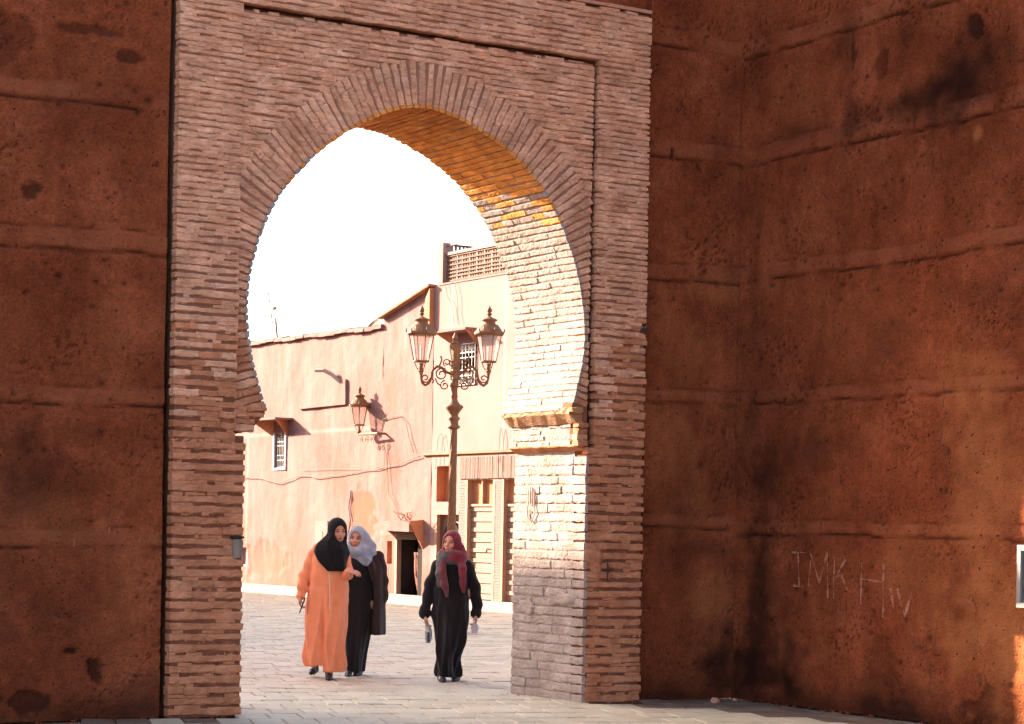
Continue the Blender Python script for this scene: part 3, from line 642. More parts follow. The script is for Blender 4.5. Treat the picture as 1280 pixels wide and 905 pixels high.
# render patches clinging to the brick
def patch(name, c, axes, ra, rb, m, seed, n=30, th=0.012):
    r = random.Random(seed); t, b, nrm = [Vector(a) for a in axes]; c = Vector(c); ph = [r.uniform(0, 6.28) for _ in range(4)]
    V = [c - nrm * (-th)]; F = []
    for ring, q in ((1, 0.55), (2, 0.92), (3, 1.0)):
        for i in range(n):
            a = 2 * math.pi * i / n; rad = 1 + 0.22 * math.sin(2 * a + ph[0]) + 0.16 * math.sin(3 * a + ph[1]) + 0.1 * math.sin(5 * a + ph[2]) + 0.08 * math.sin(9 * a + ph[3])
            hh = th * (1.0 if ring == 1 else (0.85 if ring == 2 else -1.2)) + r.uniform(-.002, .002)
            V.append(c + (t * (ra * math.cos(a)) + b * (rb * math.sin(a))) * rad * q + nrm * hh)
    for i in range(n):
        j = (i + 1) % n; F.append((0, 1 + i, 1 + j))
        for k in range(2): F.append((1 + k * n + i, 1 + (k + 1) * n + i, 1 + (k + 1) * n + j, 1 + k * n + j))
    return mesh_obj(name, V, F, m, gate, smooth=True)
FR = ((1, 0, 0), (0, 0, 1), (0, -1, 0)); JR = ((0, -1, 0), (0, 0, 1), (-1, 0, 0))
for k, (c, ax, ra, rb, m_) in enumerate([((11.02, -0.002, 1.33), FR, 0.085, 0.16, brickm), ((10.896, 0.40, 0.97), JR, 0.22, 0.09, limem), ((10.896, 0.95, 0.86), JR, 0.14, 0.06, limem)]):
    patch('plaster_patch', c, ax, ra, rb, m_, 40 + k, th=0.008)
# painted cross, faded hand, bolts, inset stone
mk = MB().tube([(11.160, -0.008, 1.335), (11.164, -0.012, 1.24), (11.160, -0.008, 1.14)], [.004, .010, .003], 6).tube([(11.085, -0.006, 1.238), (11.16, -0.010, 1.244), (11.24, -0.006, 1.236)], [.004, .010, .003], 6); mk.build('painted_cross', paintm, gate)
hm = MB()
for i, (dv, h0, h1) in enumerate(((-0.055, 0, .13), (-0.02, 0, .17), (0.018, 0, .18), (0.055, 0, .15))):
    hm.tube([(10.888, 0.90 + dv, 1.83 + h0 * .1), (10.886, 0.90 + dv, 1.83 + h1)], 0.007, 5)
hm.tube([(10.888, 0.845, 1.84), (10.887, 0.83, 1.76), (10.887, 0.87, 1.70), (10.887, 0.90, 1.67), (10.887, 0.94, 1.70), (10.887, 0.97, 1.77), (10.888, 0.955, 1.84)], 0.006, 5)
hm.build('faded_hand_mark', mat('faded_brown', [(0.30, 0.19, 0.14), (0.42, 0.28, 0.22)], scale=40), gate)
for (u, z_) in ((11.515, 3.49),):
    b_ = MB().tube([(u, -0.05, z_), (u, 0.05, z_)], 0.016, 6); b_.tube([(u - .045, -.03, z_ - .03), (u + .045, -.03, z_ + .02)], 0.009, 5); b_.tube([(u - .01, -.03, z_ + .05), (u + .01, -.03, z_ - .05)], 0.009, 5); b_.build('iron_peg', blackiron, gate)
st = MB(); st.lathe([(0.02, -.085), (0.055, -.08), (0.06, 0), (0.055, .075), (0.02, .08)], (7.425, 0.035, 1.40), 8); st.build('grey_stone_block', greym, gate)
MB().box((7.36, -0.012, 1.482), (7.475, 0.03, 1.502)).build('chink_shade_strip', darkm, gate)  # dark strip standing in for the shade inside a hole

# ------------------------------------------------------------------ utility box and litter
ub = empty('utility_box', (12.66, -4.1, 1.03)); tag(ub, 'pale metal meter box with dark door on the right wall at the picture edge', 'box')
fr = MB(); 
for (a, b) in (((12.655, -4.42, 1.035), (12.72, -3.715, 1.075)), ((12.655, -4.42, 1.50), (12.72, -3.715, 1.545)), ((12.655, -3.755, 1.07), (12.72, -3.715, 1.505)), ((12.655, -4.42, 1.07), (12.72, -4.375, 1.505))): fr.box(a, b)
fr.build('box_frame', mat('cream_metal', [(.26, .20, .16), (.34, .27, .22)], scale=8, bump=[(40, .2)], rough=.6), ub)
MB().box((12.675, -4.376, 1.074), (12.71, -3.754, 1.501)).build('box_door', mat('grey_steel', [(0.10, 0.10, 0.10), (0.17, 0.165, 0.16)], scale=9, rough=0.5, metal=0.4), ub)
MB().tube([(12.66, -3.83, 1.20), (12.66, -3.83, 1.33)], 0.012).build('handle', blackiron, ub)
def lump(name, c, r, m, seed, label, cat, group=None):
    rr = random.Random(seed); bm = bmesh.new(); bmesh.ops.create_icosphere(bm, subdivisions=2, radius=r)
    for v in bm.verts: v.co = Vector((v.co.x * 1.2, v.co.y * 0.9, v.co.z * 0.8)) * rr.uniform(0.85, 1.15)
    me = bpy.data.meshes.new(name); bm.to_mesh(me); bm.free(); me.materials.append(m); o = bpy.data.objects.new(name, me); COL.objects.link(o); o.location = (c[0], c[1], r * 0.7); return tag(o, label, cat, group)
lump('crumpled_paper', (12.12, -0.42), 0.042, plasterm, 1, 'larger crumpled pale scrap lying at the foot of the corner wall', 'litter', 'scraps in the corner')
lump('paper_scrap', (12.47, -0.27), 0.02, plasterm, 2, 'tiny white scrap nearer the inner corner of the walls', 'litter', 'scraps in the corner')

dv_ = []; df_ = []; dr = random.Random(8)
def pebble(c, r):
    n = len(dv_); q = [(1, 0, 0), (-1, 0, 0), (0, 1, 0), (0, -1, 0), (0, 0, 1), (0, 0, -1)]
    for a in q: dv_.append((c[0] + a[0] * r * dr.uniform(.7, 1.4), c[1] + a[1] * r * dr.uniform(.7, 1.4), c[2] + a[2] * r * dr.uniform(.5, .9)))
    df_.extend([tuple(n + i for i in t) for t in ((0, 2, 4), (2, 1, 4), (1, 3, 4), (3, 0, 4), (2, 0, 5), (1, 2, 5), (3, 1, 5), (0, 3, 5))])
for _ in range(420):
    k = dr.random(); t = abs(dr.gauss(0, .09)); r = dr.choice((.006, .008, .011, .016))
    if k < .35: c = (12.66 - t, dr.uniform(-3.4, 0), r * .4)
    elif k < .55: c = (dr.uniform(11.6, 12.7), .02 - t, r * .4)
    elif k < .7: c = (dr.uniform(10.9, 11.56), -.02 - t * .7, r * .4)
    elif k < .85: c = (10.87 - t * .8, dr.uniform(0, 1.2), r * .4)
    else: c = (dr.uniform(5.2, 7.47), (-.02 if dr.random() < .5 else .0) - t, r * .4)
    pebble(c, r)
tag(mesh_obj('rubble', dv_, df_, earth), 'crumbs of earth and brick along the foot of the walls', 'rubble', kind='stuff')

# ------------------------------------------------------------------ houses beyond the gate (faces look towards -x at x = HB)
HB = 23.5
def relief_face(name, v0, v1, topz, holes, m, parent, seed, step=0.07, x0=HB, amp=0.02, z0=0.0, patches=()):
    """plastered face with uneven relief; holes are rectangles left open; topz(v) gives the roofline"""
    vs = sorted(set(list(np.arange(v0, v1, step)) + [v1] + [h[i] for h in holes for i in (0, 1) if v0 < h[i] < v1]))
    zt = max(topz(v) for v in vs); zs = sorted(set(list(np.arange(z0, zt, step)) + [zt] + [h[i] for h in holes for i in (2, 3) if z0 < h[i] < zt]))
    vs = np.array(vs); zs = np.array(zs)
    Vv, Zz = np.meshgrid(vs, zs, indexing='ij'); T = np.array([topz(v) for v in vs])[:, None]
    h = (fbm2(Vv * 0.7 + seed, Zz * 0.7, 3) - .5) * amp * 2.4 + (fbm2(Vv * 4 + seed, Zz * 5, 3) - .5) * amp * 0.7
    st = np.zeros_like(Vv)
    for (pv, pz, ra, rb, amt) in patches:
        d = np.sqrt(((Vv - pv) / ra) ** 2 + ((Zz - pz) / rb) ** 2) + (fbm2(Vv * 3 + seed, Zz * 3, 3) - .5) * 1.2
        g = 1 - sstep(0.75, 0.95, d); st = np.maximum(st, g * amt); h = h + 0.02 * g
    st = np.maximum(st, 0.5 * sstep(0.55, 0.8, fbm2(Vv * 1.3 + seed, Zz * 0.35 + 4, 4)) + 0.45 * (1 - sstep(0.1, 1.1, Zz + (fbm2(Vv * 1.7, Zz * 1.7, 3) - .5) * 1.6)))
    Zc = np.minimum(Zz, T)
    V = np.stack([np.full_like(Vv, x0) + h, Vv, Zc], -1).reshape(-1, 3)
    n1, n2 = Vv.shape; F = []
    for i in range(n1 - 1):
        vm = (vs[i] + vs[i + 1]) / 2; t = max(T[i, 0], T[i + 1, 0])
        for j in range(n2 - 1):
            zm = (zs[j] + zs[j + 1]) / 2
            if zs[j] >= t: continue
            if any(a <= vm <= b and c <= zm <= d for a, b, c, d in holes): continue
            a = i * n2 + j; F.append((a, a + 1, a + n2 + 1, a + n2))
    return mesh_obj(name, V, F, m, parent, smooth=True, attrs={'stain': st.ravel()})
def opening_lining(v0, v1, z0, z1, depth, m, back_m, parent, name='reveal'):
    mb = MB(); x0 = HB - 0.01; x1 = HB + depth; t = 0.05
    mb.box((x0 + .02, v0 - t, z0 - t), (x1, v0, z1 + t)); mb.box((x0 + .02, v1, z0 - t), (x1, v1 + t, z1 + t)); mb.box((x0 + .02, v0, z1), (x1, v1, z1 + t)); mb.box((x0 + .02, v0, z0 - t), (x1, v1, z0))
    o = mb.build(name, m, parent)
    MB().box((x1, v0 - t, z0 - t), (x1 + .03, v1 + t, z1 + t)).build('back_panel', back_m, o)
    return o
def grille(v0, v1, z0, z1, x, parent, m, scroll=True):
    g = MB(); nbar = 6; r = 0.011
    for i in range(nbar + 1): v = v0 + (v1 - v0) * i / nbar; g.tube([(x, v, z0), (x, v, z1)], r, 5)
    H = z1 - z0
    for zz in (z0, z0 + H * .22, z0 + H * .36, z0 + H * .66, z0 + H * .78, z1): g.tube([(x - .005, v0, zz), (x - .005, v1, zz)], r, 5)
    for (a, b) in ((z0, z0 + H * .22), (z0 + H * .78, z1), (z0 + H * .22, z0 + H * .36)):
        nn = 4
        for i in range(nn):
            c = v0 + (v1 - v0) * (i + .5) / nn; rr = min((v1 - v0) / nn, b - a) * 0.46
            g.tube([(x - .008, c + rr * math.cos(t), (a + b) / 2 + rr * math.sin(t)) for t in np.linspace(0, 2 * math.pi, 13)], r * .8, 4, cap=False)
            g.tube([(x - .008, c + rr * .5 * math.cos(t), (a + b) / 2 + rr * .5 * math.sin(t)) for t in np.linspace(0, 2 * math.pi, 9)], r * .7, 4, cap=False)
    return g.build('grille', m, parent)
def hood(v0, v1, z, parent, out=0.42, drop=0.34, splay=0.16):
    """little plastered canopy: level slab with a splayed triangular cheek at each end"""
    MB().box((HB - out, v0 - splay, z), (HB + .02, v1 + splay, z + 0.05)).build('hood_slab', housem, parent)
    for (va, vb) in ((v0, v0 - splay), (v1, v1 + splay)):
        mb = MB(); t = 0.025
        A = [(HB, va, z), (HB - out, vb, z), (HB, va, z - drop)]
        d = t if vb > va else -t
        mb.add([(x, y, zz - .001) for x, y, zz in A] + [(x, y + d, zz - .001) for x, y, zz in A], [(0, 1, 2), (5, 4, 3), (0, 3, 4, 1), (1, 4, 5, 2), (2, 5, 3, 0)]).build('hood_cheek', ochrem, parent)

# --- low long house on the left
V0 = 27.2
lowh = empty('low_house', (HB, 36, 0)); tag(lowh, 'long low peach plastered house with one small grilled window and a rough coping', 'house')
low_holes = [(32.30, 32.92, 3.05, 3.92), (34.55, 34.95, 0.55, 1.0)]
low_top = lambda v: 6.20 + 0.02 * math.sin(v * 3.1) + 0.012 * (v - 27)
relief_face('wall', V0, 47, low_top, low_holes, housem, lowh, 2.2, patches=[(28.05, 1.9, 0.75, 0.75, 0.9), (33.5, 0.7, 1.6, 0.5, 0.6), (29.5, 0.4, 1.5, 0.3, .4)])
MB().box((HB + .09, V0, 0), (HB + 7, 47, 6.1)).build('wall_mass', housem, lowh)
y = V0
while y < 46:
    L = rnd.uniform(0.3, 0.5)
    zt = low_top(y)
    MB().add([(HB - .09 + rnd.uniform(-.02, .02), y + .005, zt), (HB + .35, y + .005, zt), (HB + .35, y + L, zt + .003), (HB - .09 + rnd.uniform(-.02, .02), y + L, zt + .003),
              (HB - .08, y + .005, zt + .10 + rnd.uniform(-.02, .02)), (HB + .35, y + .005, zt + .17), (HB + .35, y + L, zt + .17), (HB - .08, y + L, zt + .10 + rnd.uniform(-.02, .02))],
             [(0, 3, 2, 1), (4, 5, 6, 7), (0, 1, 5, 4), (1, 2, 6, 5), (2, 3, 7, 6), (3, 0, 4, 7)]).build('coping_stone', housem, lowh)
    y += L
w = opening_lining(32.30, 32.92, 3.05, 3.92, 0.75, darkm, darkm, lowh, 'window'); grille(32.32, 32.90, 3.07, 3.90, HB + .03, w, mat('grey_iron', [(.2, .16, .14), (.3, .25, .22)], scale=20, rough=.6))
for (a, b, c, d) in ((32.24, 32.30, 3.0, 3.95), (32.92, 32.98, 3.0, 3.95), (32.30, 32.92, 3.0, 3.05)): MB().box((HB - .035, a, c), (HB + .1, b, d)).build('window_surround', whitem, lowh)
hood(32.2, 33.0, 4.25, lowh, out=0.5, drop=0.4, splay=0.3)
opening_lining(34.55, 34.95, 0.55, 1.0, 0.3, whitem, whitem, lowh, 'niche')
# raised plaster panel with its shadow ledge, and the rain spout above it
MB().prism([(28.95, 4.52), (31.5, 4.50), (31.5, 4.56), (29.05, 4.60), (29.03, 5.05), (28.97, 5.12)], 0, 1, lambda a, b, h: (HB - .07 + h * .12, a, b)).build('plaster_ledge', housem, lowh)
MB().tube([(HB + .05, 29.35, 5.02), (HB - .10, 29.62, 5.27), (HB - .22, 29.8, 5.37), (HB - .34, 30.0, 5.37)], 0.05, 8).build('rain_spout', mat('spout_metal', [(0.30, 0.21, 0.16), (0.40, 0.28, 0.21)], scale=10, rough=.6), lowh)
MB().tube([(HB - .02, 28.72 + .05 * math.sin(i * 1.3), 1.2 + i * .14) for i in range(10)], 0.014, 4).build('crack', cablem, lowh)
MB().box((HB - .03, 29.85, 0.75), (HB + .05, 30.5, 1.72)).build('whitewash_panel', house2m, lowh)
hp = MB(); hp.lathe([(0.07, 0), (0.075, .01), (.07, .02)], (0, 0, 0), 14)
o = hp.build('oval_mark', greym, lowh); o.matrix_basis = Matrix.Translation((HB - .04, 30.15, 1.36)) @ Matrix.Rotation(math.pi / 2, 4, 'Y') @ Matrix.Diagonal((1.7, 1.0, 0.3, 1))

# --- taller house on the right
tall = empty('tall_house', (HB, 20, 0)); tag(tall, 'taller smooth peach house with sloping coping, low dark doorway and wooden shop doors', 'house')
holes = [(25.21, 26.42, 0.0, 1.47), (26.62, 26.86, 0.75, 1.28), (24.08, 24.62, 2.18, 2.97), (23.62, 24.62, 0.0, 1.95), (22.10, 23.33, 0.0, 2.65), (20.60, 21.84, 0.0, 2.65), (22.98, 23.82, 4.70, 5.63)]
def tall_top(v):
    if v > 24.86: return 6.43 + (27.2 - v) / (27.2 - 24.86) * 0.55
    return 7.0
relief_face('wall', 24.86, V0, tall_top, holes, housem, tall, 5.5, x0=HB - 0.004)
relief_face('wall', 14, 24.86, tall_top, holes, house2m, tall, 8.5, amp=0.006)
tm = MB()
tm.box((HB + .5, 14, 0), (HB + 7, V0 - .01, 6.4)); tm.box((HB + .06, 14, 3.3), (HB + .5, 22.9, 6.9)); tm.box((HB + .06, 23.9, 3.3), (HB + .5, V0 - .01, 6.3)); tm.box((HB + .06, 14, 6.0), (HB + 6.9, 24.8, 6.93)); tm.box((HB + .06, 24.7, 6.0), (HB + .4, 24.86, 6.95)); 
tm.add([(HB + .05, V0 - .02, 6.2), (HB + .45, V0 - .02, 6.2), (HB + .45, 24.8, 6.2), (HB + .05, 24.8, 6.2), (HB + .05, V0 - .02, 6.42), (HB + .45, V0 - .02, 6.42), (HB + .45, 24.8, 6.96), (HB + .05, 24.8, 6.96)], [(0, 3, 2, 1), (4, 5, 6, 7), (0, 1, 5, 4), (1, 2, 6, 5), (2, 3, 7, 6), (3, 0, 4, 7)])
tm.build('wall_mass', house2m, tall)
# sloping coping of tiles
n = 9
for i in range(n):
    a = V0 + .06 - i * (V0 - 24.80) / n; b = a - (V0 - 24.80) / n + .006
    za, zb = tall_top(min(a, V0)) + .005, tall_top(max(b, 24.87)) + .005
    MB().add([(HB - .16, a, za), (HB + .5, a, za), (HB + .5, b, zb), (HB - .16, b, zb), (HB - .16, a, za + .055), (HB + .5, a, za + .06), (HB + .5, b, zb + .06), (HB - .16, b, zb + .055)],
             [(0, 1, 2, 3), (4, 7, 6, 5), (0, 4, 5, 1), (1, 5, 6, 2), (2, 6, 7, 3), (3, 7, 4, 0)]).build('coping_tile', tilem, tall)
# end block under the coping peak: its shaded return looks towards the gate
MB().add([(HB - .12, 24.87, 6.0), (HB + .02, 24.87, 5.86), (HB + .02, 25.2, 5.86), (HB - .12, 25.2, 6.0), (HB - .12, 24.87, 6.95), (HB + .02, 24.87, 6.95), (HB + .02, 25.2, 6.88), (HB - .02, 25.2, 6.88)],
         [(0, 1, 2, 3), (4, 7, 6, 5), (0, 4, 5, 1), (1, 5, 6, 2), (2, 6, 7, 3), (3, 7, 4, 0)]).build('corner_buttress', ochrem, tall)
# parapet edge
MB().box((HB - .02, 14, 6.985), (HB + .3, 24.66, 7.02)).build('parapet_edge', house2m, tall)
# string course
MB().box((HB - .06, 14, 3.22), (HB + .04, 25.25, 3.265)).build('string_course', tilem, tall)
# low doorway
d = opening_lining(25.21, 26.42, 0.0, 1.47, 0.5, darkm, darkm, tall, 'doorway')
MB().box((HB + .12, 25.25, 0.05), (HB + .16, 25.62, 1.30)).build('door_leaf', darkm, tall)
MB().box((HB - .02, 26.36, 0.07), (HB + .1, 26.46, 1.47)).build('door_post', palewood, tall)
MB().box((HB - .02, 25.19, 1.32), (HB + .2, 26.4, 1.465)).build('door_lintel', mat('dark_wood', [(.05, .03, .02), (.09, .055, .04)], rough=.8, scale=9), tall)
MB().prism([(25.2, 1.50), (26.9, 1.53), (26.88, 1.66), (26.3, 1.74), (25.6, 1.76), (25.2, 1.70)], 0, 1, lambda a, b, h: (HB - .36 + h * .40, a, b)).build('door_canopy', housem, tall)
MB().add([(HB, 25.16, 1.78), (HB - .38, 25.16, 1.74), (HB, 25.16, 1.1), (HB, 25.2, 1.78), (HB - .38, 25.2, 1.74), (HB, 25.2, 1.1)], [(0, 2, 1), (3, 4, 5), (0, 1, 4, 3), (1, 2, 5, 4), (2, 0, 3, 5)]).build('canopy_cheek', ochrem, tall)
th = MB()
for i in range(14): a = 25.2 + rnd.uniform(0, .5); th.tube([(HB - .3, a, 1.76), (HB - .32 + rnd.uniform(-.1, .1), a + rnd.uniform(-.12, .12), 1.85 + rnd.uniform(0, .1)), (HB - .35 + rnd.uniform(-.15, .15), a + rnd.uniform(-.25, .25), 1.86 + rnd.uniform(0, .12))], 0.008, 4)
th.build('dry_twigs', woodm, tall)
opening_lining(26.62, 26.86, 0.75, 1.28, 0.12, ochrem, house2m, tall, 'niche')
# recessed blind window
opening_lining(24.08, 24.62, 2.18, 2.97, 0.2, ochrem, ochrem, tall, 'blind_window')
# arched door
opening_lining(23.62, 24.62, 0.0, 1.95, 0.16, woodm, palewood, tall, 'arched_door')
MB().box((HB - .02, 24.55, 0.07), (HB + .06, 24.64, 1.98)).box((HB - .02, 23.60, 1.90), (HB + .06, 24.55, 1.98)).build('door_frame', woodm, tall)
arc = [(24.1 + .38 * math.cos(t), 1.25 + .5 * math.sin(t)) for t in np.linspace(0, math.pi, 14)]
MB().prism([(24.48, 0.1)] + arc + [(23.72, 0.1)], 0, 1, lambda a, b, h: (HB + .10 + h * .055, a, b)).build('dark_arch_panel', darkm, tall)
# two tall shop doors between brick pilasters
for (a, b) in ((22.10, 23.33), (20.60, 21.84)):
    sd = opening_lining(a, b, 0.0, 2.65, 0.16, woodm, palewood, tall, 'shop_door')
    for (p, q) in ((a, a + .09), (b - .09, b)): MB().box((HB - .02, p, 0.07), (HB + .15, q, 2.649)).build('door_stile', woodm, sd)
    MB().box((HB + .03, a + .09, 2.08), (HB + .14, b - .09, 2.13)).build('transom', woodm, sd)
    MB().box((HB + .03, (a + b) / 2 - .02, 2.13), (HB + .14, (a + b) / 2 + .02, 2.648)).build('mullion', woodm, sd)
    for (p, q) in ((a + .09, (a + b) / 2 - .02), ((a + b) / 2 + .02, b - .09)): MB().box((HB + .11, p, 2.13), (HB + .15, q, 2.648)).build('upper_panel', ochrem, sd)
    zz = 0.08
    for i in range(9):
        h_ = 0.22
        MB().box((HB + .085 + rnd.uniform(0, .004), a + .092, zz + .004), (HB + .14, b - .092, zz + h_ * .62)).build('plank', palewood, sd)
        MB().box((HB + .06, a + .091, zz + h_ * .62), (HB + .145, b - .091, zz + h_)).build('rail', palewood, sd)
        zz += h_
    MB().tube([(HB + .03, a + .15, 1.16), (HB - .01, a + .30, 1.17), (HB + .01, a + .36, 1.10)], 0.018, 6).build('bolt', blackiron, sd)
for (a, b) in ((21.85, 22.09), (23.34, 23.60)):
    zz = 0.07; k = 0
    while zz < 2.62:
        MB().box((HB - .015 + rnd.uniform(-.004, .004), a, zz + .004), (HB + .05, b, zz + .056)).build('pilaster_brick', house2m, tall); zz += .06
fz = MB(); v = 20.5
while v < 23.6:
    fz.box((HB - .03 + rnd.uniform(-.006, .006), v, 2.67 + rnd.uniform(0, .01)), (HB + .02, v + .03, 3.14)); v += .042
fz.build('fluted_frieze', mat('frieze_plaster', [(0.19, 0.11, 0.08), (0.24, 0.145, 0.11)], scale=9, rough=.95), tall)
w = opening_lining(22.98, 23.82, 4.70, 5.63, 0.44, darkm, darkm, tall, 'window'); grille(23.0, 23.80, 4.72, 5.61, HB - .03, w, mat('pale_iron', [(.35, .28, .24), (.45, .37, .32)], scale=20, rough=.6))
hood(22.98, 23.85, 5.86, tall, out=0.42, drop=0.3, splay=0.2)

# --- terrace screen on the tall house's roof
scr = empty('terrace_screen', (HB + .1, 23, 7.02)); tag(scr, 'brown lattice screen with pale corner post on the roof terrace', 'screen')
MB().box((HB - .01, 24.50, 7.02), (HB + .22, 24.70, 7.93)).build('post', house2m, scr)
latm = mat('lattice_reed', [(0.12, 0.055, 0.03), (0.19, 0.09, 0.05)], scale=8, rough=.9)
v = 24.48
while v > 17: MB().box((HB + .10, v - .05, 7.03), (HB + .125, v, 7.62)).build('slat', latm, scr); v -= .105
for zz in (7.05, 7.14, 7.22, 7.30, 7.40, 7.50, 7.60): MB().box((HB + .075, 17, zz), (HB + .099, 24.49, zz + .035)).build('cross_rail', latm, scr)
MB().box((HB + .05, 17, 7.64), (HB + .15, 24.49, 7.70)).build('top_rail', palewood, scr)
MB().tube([(HB + .1, 24.5, 7.86), (HB + .1, 17, 7.90)], 0.018, 6).build('wire_rail', palewood, scr)
x = HB + .25
while x < HB + 6: MB().box((x, 24.60, 7.02), (x + .06, 24.62, 7.90)).build('slat', latm, scr); x += .10
for zz in (7.1, 7.3, 7.5, 7.7, 7.88): MB().box((HB + .23, 24.625, zz), (HB + 6, 24.645, zz + .05)).build('cross_rail', latm, scr)

# --- wires, aerial, dish
def wire(name, pts, r, label, sag=0.0, kinks=0.0, n=40):
    P = np.array(pts, float); d = np.r_[0, np.cumsum(np.linalg.norm(np.diff(P, axis=0), axis=1))]; t = np.linspace(0, d[-1], n)
    Q = np.stack([np.interp(t, d, P[:, i]) for i in range(3)], 1)
    rr = np.random.RandomState(len(label)); Q[:, 2] += np.convolve(rr.randn(n), np.ones(3) / 3, 'same') * kinks; Q[0] = P[0]; Q[-1] = P[-1]
    return tag(MB().tube([tuple(q) for q in Q], r * 0.62, 5).build(name, cablem, smooth=True), label, 'cable')
X = HB - .05
wire('cable', [(X, 34.9, 2.80), (X, 34, 2.84), (X, 32.6, 2.66), (X, 31.4, 2.84), (X, 30, 2.78), (X, 28.6, 2.88), (X, 27.3, 2.95), (X, 26.2, 3.05), (X, 25.3, 3.2)], 0.016, 'bundled cable sagging along the house wall below the small grilled window', kinks=.02, n=70)
wire('cable', [(X, 31.3, 2.98), (X, 29.5, 2.98), (X, 27.2, 2.98)], 0.009, 'thin straight cable running just above the bundled cable', kinks=.012)
wire('cable', [(X, 27.1, 4.1), (X, 26.6, 4.14), (X, 26.3, 4.16), (X, 26.0, 4.0), (X, 25.8, 3.6), (X, 25.6, 3.3)], 0.014, 'cable looping from beside the wall lamp down to the string course', kinks=.01)
wire('cable', [(X, 27.0, 2.9), (X, 26.95, 3.45), (X, 26.85, 3.1), (X, 26.75, 2.4), (X, 26.3, 2.0), (X, 26.0, 1.8)], 0.011, 'cable hanging down the wall towards the dark doorway canopy', kinks=.006)
wire('cable', [(X, 24.6, 2.9), (X, 24.5, 3.6), (X, 24.35, 3.7), (X, 24.2, 3.3), (X, 24.2, 2.9)], 0.008, 'looped wire above the blind window', n=24)
wire('cable', [(X, 21.95, 3.0), (X, 21.9, 3.6), (X, 21.85, 3.75), (X, 21.75, 3.5), (X, 21.75, 2.8)], 0.009, 'looped wire above the shop doors', n=24)
wire('cable', [(X, 24.3, 7.0), (X, 24.2, 6.7), (X, 24.0, 6.5), (X, 23.9, 6.1)], 0.008, 'left one of two thin wires trailing down below the terrace screen', n=24)
wire('cable', [(X, 23.9, 7.0), (X, 23.75, 6.6), (X, 23.75, 6.3), (X, 23.65, 6.05)], 0.008, 'right one of two thin wires trailing down below the terrace screen', n=24)
an = empty('roof_aerial', (26, 37.94, 6.1)); tag(an, 'thin television aerial on the low house roof', 'aerial')
MB().tube([(26, 37.9, 6.05), (26, 38.2, 7.2), (26, 38.25, 7.45)], 0.032, 6).build('mast', greym, an)
bm_ = MB().tube([(26, 38.25, 7.30), (26, 38.45, 7.32), (26, 38.75, 8.2), (26, 38.5, 8.27)], 0.022, 5); bm_.build('boom', greym, an)
MB().box((25.95, 38.3, 7.70), (26.05, 38.55, 7.78)).build('receiver', greym, an)
ds = empty('roof_dish', (25, 30.4, 6.1)); tag(ds, 'grey satellite dish peeping over the low house roof', 'dish')
dd = MB().lathe([(0.02, 0), (.2, .02), (.34, .07), (.42, .13), (.40, .14), (.33, .085), (.02, .02)], (0, 0, 0), 20).build('reflector', greym, ds); dd.matrix_basis = Matrix.Translation((25, 30.4, 6.42)) @ Matrix.Rotation(-1.0, 4, 'Y'); dd.matrix_parent_inverse = Matrix.Translation((-25, -30.4, -6.1))
MB().tube([(25.1, 30.4, 6.05), (25.05, 30.4, 6.4)], 0.03, 6).build('stand', greym, ds)
# textile hanging in the dark doorway
tx = MB(); V = []; F = []
for i in range(9):
    for j in range(12):
        V.append((HB + .2 + .03 * math.sin(i * 1.9 + j * .4), 25.5 + i * .055 * (0.6 + .04 * j), 0.1 + j * .085))
for i in range(8):
    for j in range(11): a = i * 12 + j; F.append((a, a + 1, a + 13, a + 12))
o = mesh_obj('hanging_textile', V, F, mat('red_textile', [(.10, .03, .02), (.28, .12, .08)], scale=14, rough=.95), smooth=True); tag(o, 'reddish brown textile hanging inside the low dark doorway', 'textile')
sm = o.modifiers.new('solid', 'SOLIDIFY'); sm.thickness = 0.012

# --- unseen houses inferred on the left, sized for their shade, plus an added thin wall
for k, (a, b, H, lab) in enumerate(((7.0, 12.98, 3.6, 'lowest ochre house left of the square, hidden behind the wall'), (13.0, 25, 8.6, 'thin boundary wall added to shade the square, hidden behind the wall'), (25.02, 37, 10.9, 'tall ochre house left of the square, hidden behind the wall'), (37.02, 78, 12.75, 'long ochre house far left of the square, hidden behind the wall'), (24, 46, 13.25, 'tallest ochre house farthest left, hidden behind the wall'))):
    r_ = empty('shade_house_or_added_wall', (2, (a + b) / 2, 0)); tag(r_, lab, 'house', 'houses and added wall along the hidden side of the square')
    xa = (1.0, 5.2, 3.0, 3.0, -8.0)[k]; xb = (6.0, 6.0, 6.0, 6.0, -3.4)[k]
    MB().box((xa, a, 0), (xb, b, H)).build('wall', housem, r_); MB().box((xa, a, H), (xb + .05, b, H + .06)).build('roof', tilem, r_)  # k == 1 is the added thin wall, not a house
    for i in range(max(1, int((b - a) / 4))):
        y = a + 1.5 + i * 4
        MB().box((xb - .02, y, 1.8), (xb + .02, y + .9, 3.1)).build('window', darkm, r_)

